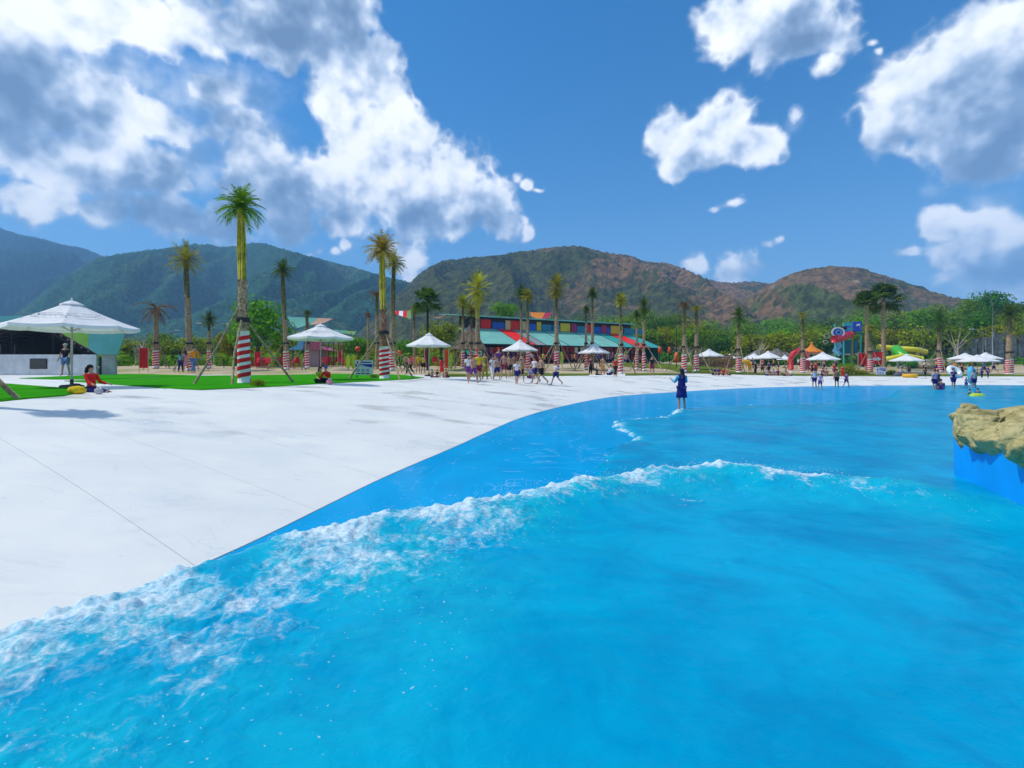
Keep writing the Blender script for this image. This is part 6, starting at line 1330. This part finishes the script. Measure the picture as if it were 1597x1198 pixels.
for a in [(921, 585, 28, 'stand', 30, 'person in dark clothes left of the fifth umbrella pole', SH('maroon'), ('trousers', 'black')),
 (940, 585, 29, 'stand', 180, 'person in long tan robe under the fifth umbrella', ('dress', 'tan'), ('trousers', 'tan')),
 (950, 585, 18, 'squat', 120, 'person in white shirt crouching under the fifth umbrella', SH('white'), ('shorts', 'navy')),
 (960, 588, 31, 'walk', 20, 'person in red shirt and black trousers under the fifth umbrella', SH('red'), ('trousers', 'black')),
 (931, 585, 13, 'sit', 60, 'person in black seated at the fifth umbrella base', SH('black'), ('trousers', 'black')),
 (1017, 587, 32, 'stand', 5, 'person in black shirt standing alone right of the shop', SH('black'), ('shorts', 'maroon')),
 (1113, 585, 14, 'squat', 20, 'person in navy seated at the left of the picnic group', SH('navy'), ('shorts', 'black')),
 (1120, 585, 15, 'squat', 0, 'person in purple seated in the picnic group', SH('purple'), ('shorts', 'purple')),
 (1129, 585.5, 14, 'squat', 330, 'person in red seated in the picnic group', SH('red'), ('shorts', 'maroon')),
 (1137, 585.5, 15, 'squat', 300, 'person in brown seated at the right of the picnic group', SH('tan'), ('shorts', 'brown')),
 (1178, 585, 21, 'stand', 20, 'person in black standing right of the yellow play animal', SH('black'), ('trousers', 'black')),
 (1189, 585, 21, 'stand', 160, 'person in maroon shirt left of the seventh umbrella pole', SH('maroon'), ('shorts', 'black')),
 (1199, 585, 21, 'stand', 200, 'person in purple shirt at the seventh umbrella pole', SH('purple'), ('shorts', 'black')),
 (1196, 586, 12, 'sit', 40, 'person in grey seated below the seventh umbrella', SH('grey'), ('shorts', 'navy')),
 (1205, 586, 12, 'squat', 10, 'person in lilac seated below the seventh umbrella', SH('lilac'), ('shorts', 'navy')),
 (1213, 586, 12, 'squat', 340, 'person in maroon seated right of the seventh umbrella', SH('maroon'), ('shorts', 'black')),
 (1224, 586.5, 13, 'squat', 20, 'shirtless person seated left of the olive palm', None, ('shorts', 'black')),
 (1233, 586.5, 12, 'sit', 300, 'person in white seated left of the olive palm wrap', SH('white'), ('shorts', 'navy')),
 (1266, 587, 22, 'stand', 20, 'person in maroon at the left of the eighth umbrella', SH('maroon'), ('shorts', 'black')),
 (1272, 587, 23, 'stand', 190, 'person in red at the eighth umbrella', SH('red'), ('shorts', 'maroon')),
 (1281, 587, 15, 'squat', 30, 'person in purple crouching under the eighth umbrella', SH('purple'), ('shorts', 'black')),
 (1289, 587, 13, 'sit', 320, 'person in brown seated right of the eighth umbrella pole', SH('brown'), ('shorts', 'black')),
 (1301, 588, 22, 'stand', 10, 'person in red shirt left of the olive shrub', SH('red'), ('shorts', 'maroon')),
 (1314, 588, 18, 'stand', 350, 'person in orange-red shirt before the olive shrub', SH('red'), ('trousers', 'red')),
 (1404, 587, 16, 'squat', 20, 'person in grey crouching under the right umbrella', SH('grey'), ('shorts', 'black')),
 (1418, 586, 17, 'stand', 160, 'person in brown under the right umbrella', SH('brown'), ('shorts', 'black')),
 (1443, 588, 19, 'stand', 20, 'person in black left of the round-headed palm', SH('black'), ('trousers', 'black')),
 (1500, 590, 22, 'stand', 10, 'person in black with red cap behind the wading child', SH('black'), ('trousers', 'black'), ('cap', 'red')),
 (1531, 590, 19, 'stand', 200, 'person in blue below the front right umbrella', SH('blue'), ('trousers', 'navy')),
 (1541, 590, 20, 'stand', 30, 'person in navy right of the front right umbrella', SH('navy'), ('trousers', 'navy'))]: P_(*a, group=G3)
P_(1063, 641, 65, 'carry', 183, 'person in long navy tunic with pale blue sleeves wading with back turned', ('long_shirt', 'lightblue'), ('shorts', 'navy'), ('long', None))
for o in list(COL.objects):
    if o.name.startswith('person') and o.get('label', '').startswith('person in long navy tunic'):
        V, E, Rr, ix = SK['carry']; low = min(q[2] for q in V) - .03; m_ = MB(); prof = [(.05, 1.49), (.13, 1.46), (.165, 1.40), (.16, 1.28), (.15, 1.12), (.165, .98), (.19, .84), (.215, .66), (.225, .52), (.21, .525)]
        m_.lathe([(r_, z_) for r_, z_ in prof], 16); m_.v = [(x, y * .74, z) for x, y, z in m_.v]; m_.obj('tunic', CLOTHS['navy'], o, True, (0, 0, -low)); break
for a in [(1270, 607, 31, 'stand', 170, 'person in white shirt and navy shorts wading left of a pointing child', SH('white'), ('shorts', 'navy')),
 (1279, 609, 27, 'point', 150, 'child in white top pointing while wading at the far edge', SH('lilac'), ('shorts', 'purple'), ('cap', 'white')),
 (1305, 605, 29, 'stand', 175, 'shirtless person in black shorts wading at the far edge', None, ('shorts', 'black'), ('short', None), M_SKIN2),
 (1320, 605, 25, 'walk', 120, 'child in purple shirt wading right of the shirtless person', SH('purple'), ('shorts', 'navy')),
 (1458, 611, 34, 'stand', 180, 'person in lilac-white shirt and navy shorts in the right wading group', SH('lilac'), ('shorts', 'navy')),
 (1468, 611, 22, 'squat', 150, 'person in purple crouching in the shallow water', SH('purple'), ('shorts', 'purple')),
 (1463, 610, 32, 'stand', 20, 'person in dark red behind the lilac-white shirt', SH('maroon'), ('shorts', 'navy')),
 (1487, 608, 33, 'carry', 0, 'person in navy carrying a white swim ring overhead', SH('navy'), ('shorts', 'navy')),
 (1507, 607, 18, 'point', 100, 'small child in lilac wading beside the turquoise float', SH('lilac'), ('shorts', 'blue')),
 (1519, 608, 30, 'stand', 170, 'person in grey shirt and navy shorts beside the turquoise float', SH('grey'), ('shorts', 'navy'))]: P_(*a, group=G2)
P_(1512, 621, 26, 'carry', 200, 'swimmer in teal standing deep in the water left of the lime float', SH('teal'), ('shorts', 'navy'), zoff=-.45)
P_(1525, 620, 26, 'carry', 160, 'swimmer in blue standing deep in the water right of the lime float', SH('blue'), ('shorts', 'navy'), zoff=-.45)
b = gp(1487, 607); o = newobj('swim_ring', ring_mesh(.42, .17), M_WHITE, None, (b.x, b.y - .1, zat(580, b.y)), (R(52), R(14), 0)); tag(o, 'white swim ring held above a wading person', 'swim ring')
b = gp(1523, 606); o = newobj('swim_ring', ring_mesh(.36, .2), CLOTHS['lightblue'], None, (b.x, b.y + .4, zat(586, b.y + .4)), (R(80), R(20), R(30))); o.scale = (1, 1.45, 1); tag(o, 'tall turquoise float behind the person in grey', 'swim ring')
b = gp(1519, 621); o = newobj('swim_float', mesh('swim_float', *(lambda m: (m.v, m.f))(MB().blob((0, 0, 0), (.45, .3, .2), 6, 10)), True), M_LIMEP, None, (b.x, b.y - .2, zat(618, b.y))); tag(o, 'lime float between the two deep swimmers', 'swim float')
# shoppers in front of the long shop and visitors on the right terrace
rq = random.Random(12); TC = ['red', 'pink', 'white', 'orange', 'purple', 'maroon', 'lime', 'blue', 'tan', 'yellow']
for i in range(14):
    c = TC[(i * 7) % 10]; P_(704 + i * 21 + rq.uniform(-5, 5), 0, rq.uniform(22, 25), rq.choice(['stand', 'walk', 'stand', 'carry']), rq.uniform(0, 360), 'person in %s shirt, %s from the left in the row before the shop' % (c, ORD[i]), SH(c), ('shorts', rq.choice(['navy', 'black', 'maroon'])), rq.choice([LG, ('short', None)]), D=rq.uniform(58, 63), group='shoppers before the long shop')
for i in range(12):
    c = TC[(i * 3 + 1) % 10]; P_(1148 + i * 14 + rq.uniform(-4, 4), 0, rq.uniform(17, 19), rq.choice(['stand', 'walk', 'carry']), rq.uniform(0, 360), 'person in %s shirt, %s from the left in the row behind the white umbrellas' % (c, ORD[i]), SH(c), ('shorts', rq.choice(['navy', 'black', 'maroon'])), rq.choice([LG, ('short', None)]), D=rq.uniform(70, 76), group='visitors on the right terrace')
for i in range(8):
    c = TC[(i * 7 + 2) % 10]; P_(1440 + i * 18 + rq.uniform(-5, 5), 0, rq.uniform(17, 20), rq.choice(['stand', 'walk']), rq.uniform(0, 360), 'person in %s shirt, %s from the left in the row by the grey wall umbrellas' % (c, ORD[i]), SH(c), ('shorts', rq.choice(['navy', 'black'])), rq.choice([LG, ('short', None)]), D=rq.uniform(67, 71), group='visitors by the grey wall')
# bags on the deck
def bag(px, py, w, h, c1, label, c2=None):
    b = gp(px, py); s = FPX / b.y; t = thing('bag', label, 'bag', b); rr = random.Random(px); W2, h2 = w / s / 2, h / s
    MB().blob((0, 0, h2 * .45), (W2, W2 * .6, h2 * .5), 7, 10, .10, rr).obj('body', CLOTHS[c1], t, True); MB().tube([(-W2 * .5, 0, h2 * .8), (-W2 * .2, 0, h2 * 1.15), (W2 * .3, 0, h2 * 1.1), (W2 * .5, 0, h2 * .8)], .02, 5).obj('strap', CLOTHS[c2 or c1], t, True)
bag(120, 615, 30, 14, 'yellow', 'yellow bag lying beside the seated person in red', 'black'); bag(154, 615, 14, 10, 'grey', 'small pale bag at the knees of the seated person', 'white'); bag(514, 600, 11, 8, 'pink', 'pink bag in front of the couple on the lawn edge', 'white')
